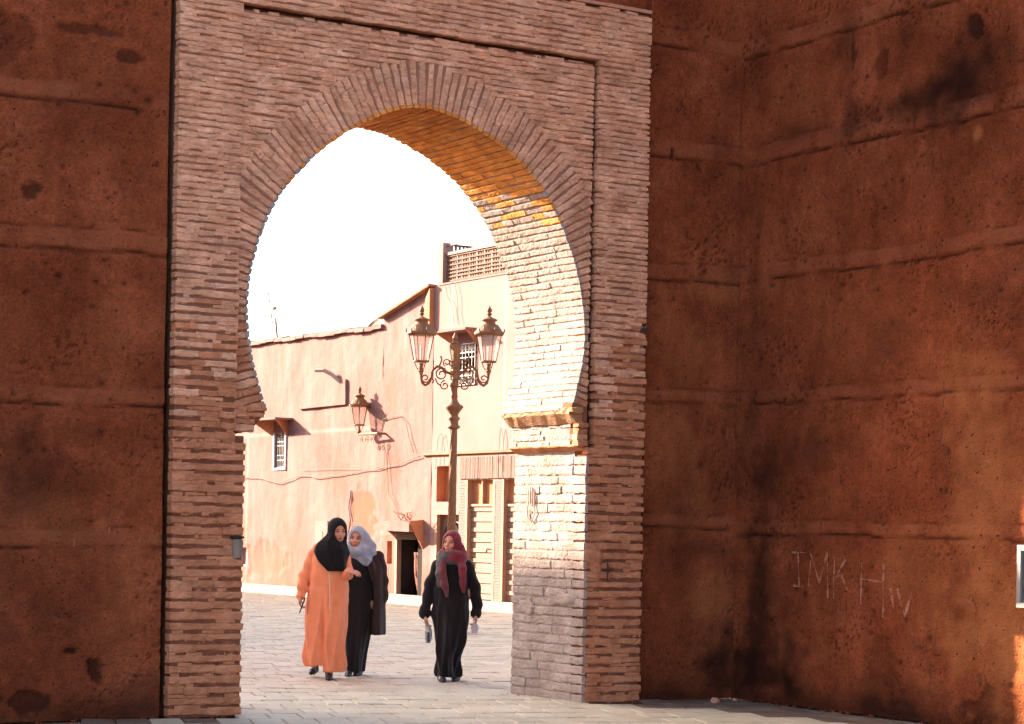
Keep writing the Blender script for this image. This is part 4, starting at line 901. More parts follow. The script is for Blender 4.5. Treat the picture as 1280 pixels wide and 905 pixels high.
# ------------------------------------------------------------------ street lamps
def lantern(parent, c, s=1.0, name='lantern', nside=6, rot=0.0):
    """tapered glazed lantern hanging upright above c (its socket)"""
    x, y, z = c
    T = lambda r, h: (x + r[0] * s, y + r[1] * s, z + h * s)
    body = MB(); rb, rt, h0, h1 = 0.115, 0.195, 0.20, 0.62
    ang = [2 * math.pi * i / nside + rot for i in range(nside)]
    body.lathe([(0.03 * s, 0), (0.035 * s, .04 * s), (0.05 * s, .06 * s), (0.03 * s, .09 * s), (0.028 * s, .18 * s)], c, 10)
    for a in ang[::2]:
        body.tube([T((0.03 * math.cos(a), 0.03 * math.sin(a)), 0.07), T((0.06 * math.cos(a), 0.06 * math.sin(a)), 0.10), T((0.085 * math.cos(a), 0.085 * math.sin(a)), 0.15), T((0.105 * math.cos(a), 0.105 * math.sin(a)), 0.20)], 0.009 * s, 5)
    body.lathe([(0.118 * s, .195 * s), (0.125 * s, .20 * s), (.125 * s, .22 * s), (.11 * s, .225 * s)], c, 24)
    for a in ang: body.tube([T((rb * math.cos(a), rb * math.sin(a)), h0 + .01), T((rt * math.cos(a), rt * math.sin(a)), h1)], 0.0085 * s, 5)
    lan = body.build(name, ironm, parent, smooth=False)
    for i in range(nside):
        a, b = ang[i], ang[(i + 1) % nside]; k = .97
        mesh_obj('pane', [T((rb * k * math.cos(a), rb * k * math.sin(a)), h0 + .02), T((rb * k * math.cos(b), rb * k * math.sin(b)), h0 + .02), T((rt * k * math.cos(b), rt * k * math.sin(b)), h1), T((rt * k * math.cos(a), rt * k * math.sin(a)), h1)], [(0, 1, 2, 3)], glassm, lan)
    cr = MB().lathe([(q * s, w_ * s) for q, w_ in ((.19, .615), (.225, .62), (.232, .64), (.225, .665), (.20, .69), (.17, .735), (.13, .775), (.10, .80), (.095, .83), (.125, .845), (.13, .86), (.10, .875), (.06, .89), (.03, .91))], c, 28)
    crown = cr.build('crown', ironm, lan, smooth=True)
    fn = MB().lathe([(q * s, w_ * s) for q, w_ in ((.028, .90), (.02, .925), (.045, .94), (.05, .95), (.02, .965), (.038, .98), (.045, 1.0), (.034, 1.03), (.012, 1.06), (.004, 1.09))], c, 12).build('finial', ironm, lan, smooth=True)
    for a in ang: MB().tube([T((.225 * math.cos(a), .225 * math.sin(a)), .65), T((.245 * math.cos(a), .245 * math.sin(a)), .69), T((.235 * math.cos(a), .235 * math.sin(a)), .73)], [.014 * s, .012 * s, .004 * s], 5).build('crown_point', ironm, lan)
    for a in ang: # scroll relief on the crown
        rr = .19
        for q in (-.22, .22): MB().tube([T(((rr - .02 * j) * math.cos(a + q * (1 - .25 * j)), (rr - .02 * j) * math.sin(a + q * (1 - .25 * j))), .70 + .025 * j) for j in range(4)], .010 * s, 4).build('crown_scroll', ironm, lan)
    # lamp holder inside
    MB().tube([T((0, 0), .22), T((0, 0), .45)], .018 * s, 6).build('lamp_tube', whitem, lan)
    return lan
LP = Vector((16.30, 11.63, 0)); LS = 1.16
lamp = empty('street_lamp', LP); tag(lamp, 'ornate bronze street lamp with two lanterns and a spiral fluted post', 'street lamp')
MB().lathe([(.24, 0), (.24, .12), (.20, .14), (.20, .45), (.22, .47), (.22, .52), (.15, .58), (.11, .72), (.12, .76), (.095, .80)], LP, 20).build('base', ironm, lamp, smooth=False)
prof = [(.062 - .006 * i / 90, .80 + i * (3.12 - .80) / 90) for i in range(91)]
MB().lathe(prof, LP, 64, twist=(0.06, 8, 22.0)).build('spiral_shaft', ironm, lamp, smooth=True)
MB().lathe([(.072, 3.11), (.10, 3.13), (.10, 3.15), (.074, 3.17), (.074, 3.24), (.095, 3.26), (.095, 3.28), (.07, 3.30), (.075, 3.34), (.115, 3.40), (.145, 3.44), (.14, 3.46), (.09, 3.49), (.06, 3.53), (.05, 3.58), (.062, 3.60), (.052, 3.63), (.05, 3.72), (.07, 3.76), (.065, 3.80), (.05, 3.84), (.05, 3.88)], LP, 20).build('capital', ironm, lamp, smooth=True)
MB().box((LP.x - .062, LP.y - .062, 3.86), (LP.x + .062, LP.y + .062, 4.40)).lathe([(.05, 4.40), (.075, 4.41), (.05, 4.43), (.03, 4.46), (.045, 4.49), (.03, 4.53), (.005, 4.58)], LP, 10).build('centre_block', ironm, lamp)
LDIR = Vector((Rv.x, Rv.y, 0)).normalized()
LDIR = (Matrix.Rotation(math.radians(-8), 3, 'Z') @ LDIR).normalized()
def spiral(c, r0, r1, a0, turns, n=26):
    return [(c[0] + (r0 + (r1 - r0) * i / n) * math.cos(a0 + turns * 2 * math.pi * i / n), c[1] + (r0 + (r1 - r0) * i / n) * math.sin(a0 + turns * 2 * math.pi * i / n)) for i in range(n + 1)]
for sg in (-1, 1):
    to3 = lambda q: (LP.x + LDIR.x * sg * q[0], LP.y + LDIR.y * sg * q[0], q[1])
    a = MB()
    a.tube([to3(q) for q in [(.05, 3.95), (.12, 3.97), (.20, 4.04), (.27, 4.06), (.34, 4.0), (.36, 3.88), (.40, 3.80), (.45, 3.77), (.50, 3.81), (.52, 3.90), (.52, 3.94)]], .022, 7)
    a.build('arm', ironm, lamp, smooth=True)
    b = MB()
    b.tube([to3(q) for q in spiral((.20, 3.94), .10, .03, 2.2, -1.4)], .013, 5); b.tube([to3(q) for q in spiral((.45, 3.88), .07, .02, 3.4, 1.3)], .012, 5)
    b.tube([to3(q) for q in spiral((.15, 3.77), .075, .02, 1.6, -1.3)], .012, 5); b.tube([to3(q) for q in spiral((.12, 4.12), .06, .02, -1.2, 1.2)], .011, 5)
    b.tube([to3(q) for q in [(.30, 3.88), (.26, 3.80), (.20, 3.76)]], .012, 5); b.tube([to3(q) for q in [(.24, 4.06), (.20, 4.16), (.22, 4.22)]], .014, 5); b.tube([to3(q) for q in [(.36, 3.9), (.32, 3.84), (.34, 3.80)]], .014, 5)
    b.build('scrollwork', ironm, lamp, smooth=True)
    lantern(lamp, to3((.52, 3.93)), 0.98, rot=0.35)
wl = empty('wall_lamp', (HB, 27.05, 3.7)); tag(wl, 'single bronze lantern on a bracket arm fixed to the house wall', 'wall lamp')
wx = HB - 0.22
MB().tube([(wx, 27.0, 3.76), (wx, 27.93, 3.76)], 0.03, 6).tube([(wx, 27.02, 3.76), (HB + .03, 27.0, 3.76)], 0.028, 6).build('bracket', ironm, wl)
b = MB()
for (cx_, r_) in ((.22, .11), (.5, .10), (.75, .08)): b.tube([(wx, 27.05 + q[0], q[1]) for q in spiral((cx_, 3.63), r_, .02, 1.2, 1.4)], .010, 5)
b.build('scrollwork', ironm, wl); lantern(wl, (wx, 27.93, 3.76), 1.06)

# ------------------------------------------------------------------ people (bodies and clothes grown from distance fields)
class Field:
    """signed distance grid in a person's own frame: x to the picture's right, y away from the camera, z up"""
    def __init__(s, lo, hi, h=0.008):
        s.h = h; s.lo = np.array(lo, float); n = np.ceil((np.array(hi) - s.lo) / h).astype(int) + 1
        s.ax = [s.lo[i] + h * np.arange(n[i]) for i in range(3)]; s.V = np.full(tuple(n), 1.0, np.float32)
    def sub(s, lo, hi, m):
        sl = []
        for i in range(3):
            a = int(np.clip(np.floor((lo[i] - m - s.lo[i]) / s.h), 0, s.V.shape[i])); b = int(np.clip(np.ceil((hi[i] + m - s.lo[i]) / s.h) + 1, 0, s.V.shape[i])); sl.append(slice(a, b))
        X, Y, Z = np.meshgrid(*[s.ax[i][sl[i]] for i in range(3)], indexing='ij', sparse=True); return tuple(sl), X, Y, Z
    def join(s, sl, d, k):
        v = s.V[sl]
        if k > 0:
            hh = np.clip(0.5 + 0.5 * (v - d) / k, 0, 1); s.V[sl] = v * (1 - hh) + d * hh - k * hh * (1 - hh)
        else: s.V[sl] = np.minimum(v, d)
    def cone(s, a, b, ra, rb, k=0.02, wr=None):
        a = np.array(a, float); b = np.array(b, float); R = max(ra, rb); lo = np.minimum(a, b) - R; hi = np.maximum(a, b) + R
        sl, X, Y, Z = s.sub(lo, hi, k + 0.03); ab = b - a; L2 = (ab ** 2).sum() + 1e-9
        t = np.clip(((X - a[0]) * ab[0] + (Y - a[1]) * ab[1] + (Z - a[2]) * ab[2]) / L2, 0, 1)
        d = np.sqrt((X - a[0] - t * ab[0]) ** 2 + (Y - a[1] - t * ab[1]) ** 2 + (Z - a[2] - t * ab[2]) ** 2) - (ra + (rb - ra) * t)
        if wr: d = d + wr(X, Y, Z)
        s.join(sl, d, k); return s
    def chain(s, pts, rs, k=0.02, wr=None):
        for i in range(len(pts) - 1): s.cone(pts[i], pts[i + 1], rs[i], rs[i + 1], k, wr)
        return s
    def ell(s, c, r, k=0.02, M=None, op='join', wr=None):
        c = np.array(c, float); r = np.array(r, float); R = r.max(); sl, X, Y, Z = s.sub(c - R, c + R, k + 0.03)
        x, y, z = X - c[0], Y - c[1], Z - c[2]
        if M is not None: x, y, z = (M[0][0] * x + M[1][0] * y + M[2][0] * z), (M[0][1] * x + M[1][1] * y + M[2][1] * z), (M[0][2] * x + M[1][2] * y + M[2][2] * z)
        q = np.sqrt((x / r[0]) ** 2 + (y / r[1]) ** 2 + (z / r[2]) ** 2); d = (q - 1) * r.min() * 0.5 + (q - 1) * r.mean() * 0.5
        if wr: d = d + wr(X, Y, Z)
        if op == 'join': s.join(sl, d, k)
        else: s.V[sl] = np.maximum(s.V[sl], -d)
        return s
    def column(s, rows, depth, folds, z0, z1, k=0.02, cy=0.0, round_top=0.0, y_off=None):
        """garment body: rows (z, xl, xr) give the silhouette, depth(z) the half depth, folds(theta, z) the relief"""
        rows = sorted(rows); zs = [r[0] for r in rows]
        sl, X, Y, Z = s.sub((min(r[1] for r in rows) - .06, cy - .4, z0), (max(r[2] for r in rows) + .06, cy + .4, z1), 0.02)
        zz = Z.ravel(); xl = np.interp(zz, zs, [r[1] for r in rows]); xr = np.interp(zz, zs, [r[2] for r in rows])
        ker = np.ones(9) / 9; xl = np.convolve(np.pad(xl, 4, 'edge'), ker, 'valid'); xr = np.convolve(np.pad(xr, 4, 'edge'), ker, 'valid')
        c = ((xl + xr) / 2)[None, None, :]; a = np.maximum((xr - xl) / 2, .02)[None, None, :]; b = np.array([depth(q) for q in zz])[None, None, :]
        yo = np.array([y_off(q) if y_off else 0 for q in zz])[None, None, :]
        x = X - c; y = Y - cy - yo; th = np.arctan2(y / b, x / a)
        q = (np.abs(x / a) ** 2.3 + np.abs(y / b) ** 2.3) ** (1 / 2.3)
        d = (q - 1) * np.minimum(a, b) - folds(th, Z, X, Y)
        d = np.maximum(d, np.maximum(z0 - Z, Z - z1)); s.join(sl, d, k); return s
    def cut(s, fn, lo, hi):
        sl, X, Y, Z = s.sub(lo, hi, 0); s.V[sl] = np.maximum(s.V[sl], -fn(X, Y, Z)); return s
    def mesh(s):
        V = s.V; S = V < 0; nx, ny, nz = V.shape
        cnt = np.zeros((nx - 1, ny - 1, nz - 1), np.int8); 
        for dx in (0, 1):
            for dy in (0, 1):
                for dz in (0, 1): cnt += S[dx:nx - 1 + dx, dy:ny - 1 + dy, dz:nz - 1 + dz]
        cells = np.argwhere((cnt > 0) & (cnt < 8)); idx = np.full(cnt.shape, -1, int); idx[tuple(cells.T)] = np.arange(len(cells))
        acc = np.zeros((len(cells), 3)); w = np.zeros(len(cells)); co = [(dx, dy, dz) for dx in (0, 1) for dy in (0, 1) for dz in (0, 1)]
        val = {c: V[cells[:, 0] + c[0], cells[:, 1] + c[1], cells[:, 2] + c[2]].astype(float) for c in co}
        for c in co:
            for axn in range(3):
                if c[axn]: continue
                e = list(c); e[axn] = 1; e = tuple(e); va, vb = val[c], val[e]; m = (va < 0) != (vb < 0)
                t = np.where(m, va / np.where(m, va - vb, 1), 0)
                p = np.tile(np.array(c, float), (len(cells), 1)); p[:, axn] += t; acc[m] += p[m]; w[m] += 1
        P = s.lo + (cells + acc / w[:, None]) * s.h
        F = []
        for axn in range(3):
            o1, o2 = [(1, 2), (2, 0), (0, 1)][axn]
            sa = [slice(None)] * 3; sb = [slice(None)] * 3; sa[axn] = slice(0, -1); sb[axn] = slice(1, None)
            A, B = S[tuple(sa)], S[tuple(sb)]
            for flip, mm in ((False, A & ~B), (True, ~A & B)):
                e = np.argwhere(mm); lim = np.array(cnt.shape)
                ok = (e[:, o1] >= 1) & (e[:, o2] >= 1) & (e[:, o1] < lim[o1]) & (e[:, o2] < lim[o2]); e = e[ok]
                u1 = np.zeros(3, int); u1[o1] = 1; u2 = np.zeros(3, int); u2[o2] = 1
                q = np.stack([idx[tuple((e - u1 - u2).T)], idx[tuple((e - u2).T)], idx[tuple(e.T)], idx[tuple((e - u1).T)]], 1)
                if flip: q = q[:, ::-1]
                F.append(q)
        F = np.vstack(F); F = F[(F >= 0).all(1)]
        return P, F
    def smooth(s, n=1):
        for _ in range(n):
            for a in range(3):
                V = s.V; p = np.pad(V, [(1, 1) if i == a else (0, 0) for i in range(3)], 'edge')
                sl0 = [slice(None)] * 3; sl1 = [slice(None)] * 3; sl0[a] = slice(0, -2); sl1[a] = slice(2, None)
                s.V = 0.5 * V + 0.25 * (p[tuple(sl0)] + p[tuple(sl1)])
        return s
    def build(s, name, m, parent, attrs=None):
        P, F = s.mesh(); A = {k: f(P) for k, f in (attrs or {}).items()}
        o = mesh_obj(name, P, F, m, None, smooth=True, attrs=A); o.parent = parent; return o

def rotz(a): c, s_ = math.cos(a), math.sin(a); return np.array([[c, -s_, 0], [s_, c, 0], [0, 0, 1]])
def rotx(a): c, s_ = math.cos(a), math.sin(a); return np.array([[1, 0, 0], [0, c, -s_], [0, s_, c]])
def roty(a): c, s_ = math.cos(a), math.sin(a); return np.array([[c, 0, s_], [0, 1, 0], [-s_, 0, c]])
skinm = mat('skin', [(0.48, 0.215, 0.125), (0.54, 0.26, 0.16)], scale=20, rough=0.6, spec=0.35, attrs=[('dark', (0.035, 0.02, 0.016)), ('lip', (0.27, 0.075, 0.055)), ('white', (0.5, 0.42, 0.38))])
def cloth(name, c0, c1, rough=0.9, sheen=0.15):
    m = mat(name, [c0, c1], scale=9, detail=5, rough=rough, spec=0.15, bump=[(45, 0.12), (300, 0.15)], bdist=0.01); m.node_tree.nodes['Principled BSDF'].inputs['Sheen Weight'].default_value = sheen; return m
orange = cloth('orange_wool', (0.70, 0.22, 0.095), (0.78, 0.28, 0.13)); black = cloth('black_cloth', (0.009, 0.0065, 0.006), (0.015, 0.010, 0.009)); jet = cloth('black_jersey', (0.006, 0.0055, 0.0055), (0.010, 0.009, 0.009), sheen=.05)
brown = cloth('dark_brown_wool', (0.020, 0.008, 0.0055), (0.032, 0.013, 0.009)); greyc = cloth('grey_scarf', (0.17, 0.19, 0.21), (0.33, 0.34, 0.355)); shoem = mat('black_leather', [(.012, .010, .010), (.02, .017, .016)], rough=.5, spec=.25)
def wine_mat():
    m = cloth('wine_scarf', (0.13, 0.016, 0.02), (0.21, 0.035, 0.04)); nt = m.node_tree; b = nt.nodes['Principled BSDF']
    src = b.inputs['Base Color'].links[0].from_socket; at = nt.nodes.new('ShaderNodeAttribute'); at.attribute_name = 'grey'; mx = nt.nodes.new('ShaderNodeMix'); mx.data_type = 'RGBA'
    nt.links.new(at.outputs['Fac'], mx.inputs['Factor']); nt.links.new(src, mx.inputs['A']); mx.inputs['B'].default_value = (0.085, 0.07, 0.062, 1); nt.links.new(mx.outputs['Result'], b.inputs['Base Color']); return m
winem = wine_mat()

def head(f, c, M, s=1.0):
    """head with brow, nose, cheeks, lips, chin and ears; M maps the head frame to the person frame"""
    c = np.array(c); T = lambda p: c + M @ (np.array(p) * s)
    f.ell(T((0, .012, .03)), np.array((.076, .094, .088)) * s, .02, M); f.ell(T((0, -.022, -.045)), np.array((.057, .066, .072)) * s, .03, M)
    f.ell(T((0, -.060, -.095)), np.array((.024, .022, .02)) * s, .03, M)
    for q in (-1, 1):
        f.ell(T((q * .036, -.058, -.028)), np.array((.024, .022, .022)) * s, .02, M); f.ell(T((q * .03, -.078, .022)), np.array((.028, .012, .009)) * s, .012, M)
        f.ell(T((q * .077, .008, -.01)), np.array((.010, .022, .032)) * s, .008, M)
        f.ell(T((q * .030, -.092, .004)), np.array((.014, .012, .009)) * s, .0, M, op='cut'); f.ell(T((q * .031, -.074, .004)), np.array((.013, .012, .010)) * s, .004, M)
    f.cone(T((0, -.084, .012)), T((0, -.105, -.028)), .008 * s, .0125 * s, .012); f.ell(T((0, -.09, -.033)), np.array((.017, .012, .009)) * s, .008, M)
    f.ell(T((0, -.083, -.062)), np.array((.023, .011, .007)) * s, .006, M); f.ell(T((0, -.081, -.073)), np.array((.020, .011, .008)) * s, .006, M)
def face_attrs(c, M, s=1.0, hands=()):
    c = np.array(c)
    loc = lambda P: ((P - c) @ M) / s
    def near(P, pts, r, sy=1.0):
        q = loc(P); out = np.zeros(len(P))
        for (x, z, rx, rz) in pts: out = np.maximum(out, np.where(q[:, 1] < -.04, 1 - sstep(.7, 1.15, np.sqrt(((q[:, 0] - x) / rx) ** 2 + ((q[:, 2] - z) / rz) ** 2)), 0))
        return out
    return {'dark': lambda P: np.maximum(near(P, [(-.030, .027, .022, .006), (.030, .027, .022, .006)], 1) * .85, near(P, [(-.031, .005, .017, .009), (.031, .005, .017, .009)], 1) * .8),
            'lip': lambda P: near(P, [(0, -.067, .023, .011)], 1), 'white': lambda P: near(P, [], 1)}
def hand(f, wrist, d, side, palm, s=1.0, curl=0.5):
    """palm, four unequal bent fingers and a thumb leaving the side; d points along the fingers, palm towards the palm side, side towards the thumb"""
    w = np.array(wrist, float); d = np.array(d, float); d /= np.linalg.norm(d); p = np.array(palm, float); p -= d * p.dot(d); p /= np.linalg.norm(p); t = np.cross(d, p); 
    if t.dot(np.array(side, float)) < 0: t = -t
    for q in (-.02, -.007, .007, .02): f.cone(w + t * q * .7, w + d * .075 * s + t * q * 1.25, .014 * s, .0125 * s, .012)
    for i, (q, L) in enumerate(((.029, .068), (.010, .078), (-.010, .072), (-.029, .056))):
        a = w + d * .078 * s + t * q * s; c1 = a + (d * math.cos(curl * .6) + p * math.sin(curl * .6)) * L * .45 * s; c2 = c1 + (d * math.cos(curl * 1.6) + p * math.sin(curl * 1.6)) * L * .35 * s; c3 = c2 + (d * math.cos(curl * 2.4) + p * math.sin(curl * 2.4)) * L * .25 * s
        f.chain([a, c1, c2, c3], [.0095, .0088, .0082, .0072], .003)
    a = w + d * .02 * s + t * .022 * s; b = a + (d * .6 + t * .7 + p * .35) * .04 * s; c = b + (d * .9 + t * .15 + p * .4) * .032 * s
    f.chain([a, b, c], [.013, .0105, .0085], .008)
def body(root, H, head_c, M, sh_l, sh_r, arms, feet, hands, s=1.0, lo=(-.5, -.5, 0), hi=(.5, .5, 1.8), top=1.4):
    """one continuous figure: legs, pelvis, chest, arms, hands, neck, head"""
    f = Field(lo, hi, 0.0075); hip = H * .5; hc = (np.array(sh_l) + np.array(sh_r)) / 2
    f.ell((hc[0], .02, hip + .03), (.125, .08, .12), .03); f.ell((hc[0], .015, hip + .22), (.105, .075, .15), .04); f.ell((hc[0], 0, top - .17), (.125, .085, .15), .04)
    f.cone((hc[0], 0, top - .05), (head_c[0] * .7 + hc[0] * .3, .005, head_c[2] - .06), .06, .05, .04)
    head(f, head_c, M, s)
    for sh, (el, wr) in zip((sh_l, sh_r), arms):
        f.cone((hc[0] + (sh[0] - hc[0]) * .6, 0, sh[2] - .02), sh, .045, .038, .015); f.chain([sh, el, wr], [.038, .033, .024], .01)
    for q, (fx, fy, fz) in zip((-1, 1), feet):
        kn = (hc[0] + q * .085 + (fx - hc[0] - q * .085) * .5, fy * .35 - .03, hip * .52); f.chain([(hc[0] + q * .08, 0, hip), kn, (fx, fy + .02, fz + .09)], [.072, .048, .032], .02); f.cone((fx, fy + .02, fz + .06), (fx, fy - .09, fz + .03), .026, .016, .015)
    for h_ in hands: hand(f, **h_)
    return f.build('body', skinm, root, face_attrs(head_c, M, s))
def shoe(root, x, y, z, turn=0.0, pitch=0.0, L=.25):
    f = Field((-.08, -.22, -.03), (.08, .14, .14), .006)
    f.cone((0, .07, .045), (0, -.10, .035), .036, .032, .02); f.cone((0, -.10, .03), (0, -.155, .022), .036, .022, .02); f.cone((0, .06, .05), (0, .05, .085), .036, .038, .02)
    f.cut(lambda X, Y, Z: 0.0 * X + 0 * Y - (0.004 - Z), (-.08, -.22, -.03), (.08, .14, .02))
    f.cut(lambda X, Y, Z: -np.minimum(np.minimum(.022 - Z, Y + .02 + 0 * X), .045 - Y), (-.08, -.05, -.02), (.08, .06, .03))
    o = f.build('shoe', shoem, root); o.matrix_basis = Matrix.Translation((x, y, z)) @ Matrix.Rotation(turn, 4, 'Z') @ Matrix.Rotation(pitch, 4, 'X'); return o
def cowl(f, c, M, s, grow=1.0):
    """scarf round the head: full shell, later cut open over the face"""
    c = np.array(c); T = lambda p: c + M @ (np.array(p) * s)
    f.ell(T((0, .022, .028)), np.array((.098, .118, .112)) * s * grow, .02, M); f.ell(T((0, .02, -.05)), np.array((.094, .105, .10)) * s * grow, .04, M); f.cone(T((0, .01, -.08)), T((0, .015, -.16)), .085 * s, .085 * s, .04)
def face_hole(f, c, M, s, rx=.060, rz=.088, zc=-.012):
    c = np.array(c)
    def fn(X, Y, Z):
        x, y, z = X - c[0], Y - c[1], Z - c[2]; hx = (M[0][0] * x + M[1][0] * y + M[2][0] * z) / s; hy = (M[0][1] * x + M[1][1] * y + M[2][1] * z) / s; hz = (M[0][2] * x + M[1][2] * y + M[2][2] * z) / s
        q = np.sqrt((hx / rx) ** 2 + ((hz - zc) / rz) ** 2); return np.maximum((q - 1) * .05, (hy + .015)) * s
    f.cut(fn, c - .2, c + .2)
def wr_noise(amp, fx, fy, fz, seed=0.0):
    return lambda X, Y, Z: amp * (np.sin(X * fx + Z * fz * .37 + seed) * .5 + np.sin(Z * fz + X * fx * .6 + Y * fy + seed * 2) * .5)
PR = -YAW

def ridge(t): return 1 - np.abs(np.sin(t)) ** 0.8
# --- woman in orange with black headscarf
w1 = empty('person', (10.03, 3.49, 0), PR); tag(w1, 'woman in a long orange robe and black headscarf, walking arm in arm', 'person', 'women walking through the gate')
M1 = rotz(0.42) @ rotx(0.10) @ roty(-0.06); H1 = (.115, -.01, 1.548); S1 = 1.0
A1 = [((-.225, .02, 1.10), (-.268, -.02, .86)), ((.225, .03, 1.10), (.235, -.19, 1.135))]
body(w1, 1.68, H1, M1, (-.13, .01, 1.34), (.17, .01, 1.34), A1, [(-.14, .33, .035), (.05, -.02, 0.0)],
     [dict(wrist=(-.268, -.02, .865), d=(.02, -.12, -1), side=(.3, -1, 0), palm=(1, 0, 0), curl=.75), dict(wrist=(.235, -.19, 1.135), d=(.85, -.35, -.05), side=(0, -.3, 1), palm=(0, .5, -1), curl=.45)], S1, lo=(-.42, -.42, 0), hi=(.46, .55, 1.76), top=1.42)
f = Field((-.42, -.36, .05), (.40, .44, 1.5), .0085)
rows = [(.08, -.16, .205), (.16, -.20, .21), (.28, -.218, .208), (.58, -.215, .215), (.80, -.20, .222), (.92, -.185, .232), (1.10, -.165, .215), (1.28, -.155, .20), (1.35, -.125, .185), (1.40, -.075, .16), (1.46, -.01, .11)]
def folds1(th, Z, X, Y):
    g = np.clip((1.15 - Z) / 1.0, 0, 1); front = np.clip(-np.sin(th), 0, 1)
    r = 1.7 * g * (.030 * ridge(3.5 * th + 1.2 + .9 * Z + .5 * np.sin(3.1 * Z)) + .020 * ridge(6 * th - 1.6 * Z + .6 * np.sin(4.7 * Z + 1)) - .024) + .010 * ridge(14 * Z + 5 * X) * np.exp(-((Z - 1.0) / .22) ** 2)
    r = r - front * .05 * np.exp(-((X - .005 + .03 * Z) / .02) ** 2) * np.clip((.95 - Z) / .5, 0, 1)       # deep fold between the legs
    r = r + front * .035 * np.exp(-((X - .12) / .07) ** 2 - ((Z - .55) / .30) ** 2) + front * .012 * np.exp(-((X + .12) / .06) ** 2) * np.clip(1 - Z, 0, 1)
    return r + .006 * np.sin(26 * Z + 9 * X) * np.exp(-((Z - 1.05) / .12) ** 2)
f.column(rows, lambda z: np.interp(z, [0, .3, .8, 1.1, 1.3, 1.42, 1.5], [.17, .175, .15, .15, .145, .11, .06]), folds1, .085, 1.47, cy=.02, y_off=lambda z: .05 * max(0, .6 - z))
wr = wr_noise(.010, 30, 20, 48, .5)
f.chain([(-.105, .01, 1.35), (-.165, .02, 1.22), (-.222, .02, 1.08), (-.25, -.005, .95), (-.258, -.015, .875)], [.062, .064, .060, .054, .050], .012, wr)
f.chain([(.165, .01, 1.355), (.215, .02, 1.12)], [.06, .062], .012, wr); f.chain([(.215, .02, 1.11), (.228, -.10, 1.10), (.24, -.17, 1.13)], [.062, .058, .048], .012, wr)
f.cut(lambda X, Y, Z: -np.minimum(.155 - Z + 0 * Y + (X + .02) * .1, -(X + .015 + 0 * Y)), (-.42, -.36, .05), (.0, .44, .2))
f.smooth(1); f.build('robe', orange, w1)
pl = MB(); pl.tube([(.045 + .012 * math.sin(i * .3), -.158 - .012 * math.sin(i * .25) - (0.01 if i > 5 else 0), 1.12 - i * .07) for i in range(7)], .006, 5); o = pl.build('placket_cord', mat('pale_cord', [(.6, .4, .28), (.7, .5, .36)], scale=30), None, True); o.parent = w1
f = Field((-.22, -.30, 1.08), (.36, .22, 1.76), .0075); cowl(f, H1, M1, S1, 1.02)
def foldh(th, Z, X, Y): return .014 * ridge(4 * th + 5 * Z) + .012 * ridge(15 * Z + 9 * X) - .012
f.column([(1.13, .0, .20), (1.18, -.06, .225), (1.24, -.115, .232), (1.32, -.135, .235), (1.39, -.135, .225), (1.44, -.09, .20), (1.50, .0, .19)], lambda z: np.interp(z, [1.1, 1.2, 1.35, 1.45, 1.52], [.17, .185, .165, .12, .09]), foldh, 1.135, 1.51, k=.04, cy=-.005)
face_hole(f, H1, M1, S1, rx=.058, rz=.084, zc=-.016); f.smooth(1); f.build('headscarf', jet, w1)
shoe(w1, .05, -.03, 0.0, 0.1); shoe(w1, -.14, .32, .035, -.1, 0)
ph = MB().box((-.006, -.045, -.075), (.006, .03, .075)).build('mobile_phone', blackiron); tag(ph, 'dark mobile phone held low in the hand of the woman in orange', 'phone')
ph.matrix_basis = wmat(w1) @ Matrix.Translation((-.236, -.065, .775)) @ Matrix.Rotation(.35, 4, 'X') @ Matrix.Rotation(.35, 4, 'Y')

# --- woman behind her in a brown coat with grey scarf
w2 = empty('person', (10.585, 3.80, 0), PR); tag(w2, 'woman in an open dark brown coat and grey headscarf, beside the orange robe', 'person', 'women walking through the gate')
M2 = rotz(-0.12) @ rotx(0.06) @ roty(0.10); H2 = (-.035, -.02, 1.475); S2 = .97
A2 = [((-.24, .04, 1.02), (-.20, -.16, 1.02)), ((.225, .08, 1.02), (.225, .09, .84))]
body(w2, 1.58, H2, M2, (-.17, .01, 1.28), (.20, .01, 1.28), A2, [(-.085, -.02, 0), (.0, .10, 0.0)], [dict(wrist=(-.20, -.16, 1.02), d=(-.5, -.6, 0), side=(0, 0, 1), palm=(1, -1, 0), curl=.5), dict(wrist=(.225, .09, .84), d=(-.05, .05, -1), side=(0, -1, 0), palm=(-1, 0, 0), curl=.6)], S2, lo=(-.40, -.42, 0), hi=(.42, .40, 1.68), top=1.34)
f = Field((-.30, -.30, .04), (.32, .34, 1.36), .0085)
f.column([(.05, -.15, .065), (.25, -.15, .085), (.45, -.155, .125), (.70, -.165, .16), (.95, -.165, .165), (1.2, -.165, .17), (1.3, -.12, .13), (1.36, -.06, .06)], lambda z: np.interp(z, [0, .4, .9, 1.2, 1.36], [.13, .14, .14, .13, .07]),
         lambda th, Z, X, Y: np.clip(1.1 - Z, 0, 1) * (.03 * ridge(3 * th + 1.5 * Z) + .015 * ridge(5.5 * th + 1) - .02), .055, 1.36, cy=.03)
f.smooth(1); f.build('dress', black, w2)
f = Field((-.34, -.30, .42), (.38, .36, 1.40), .0085)
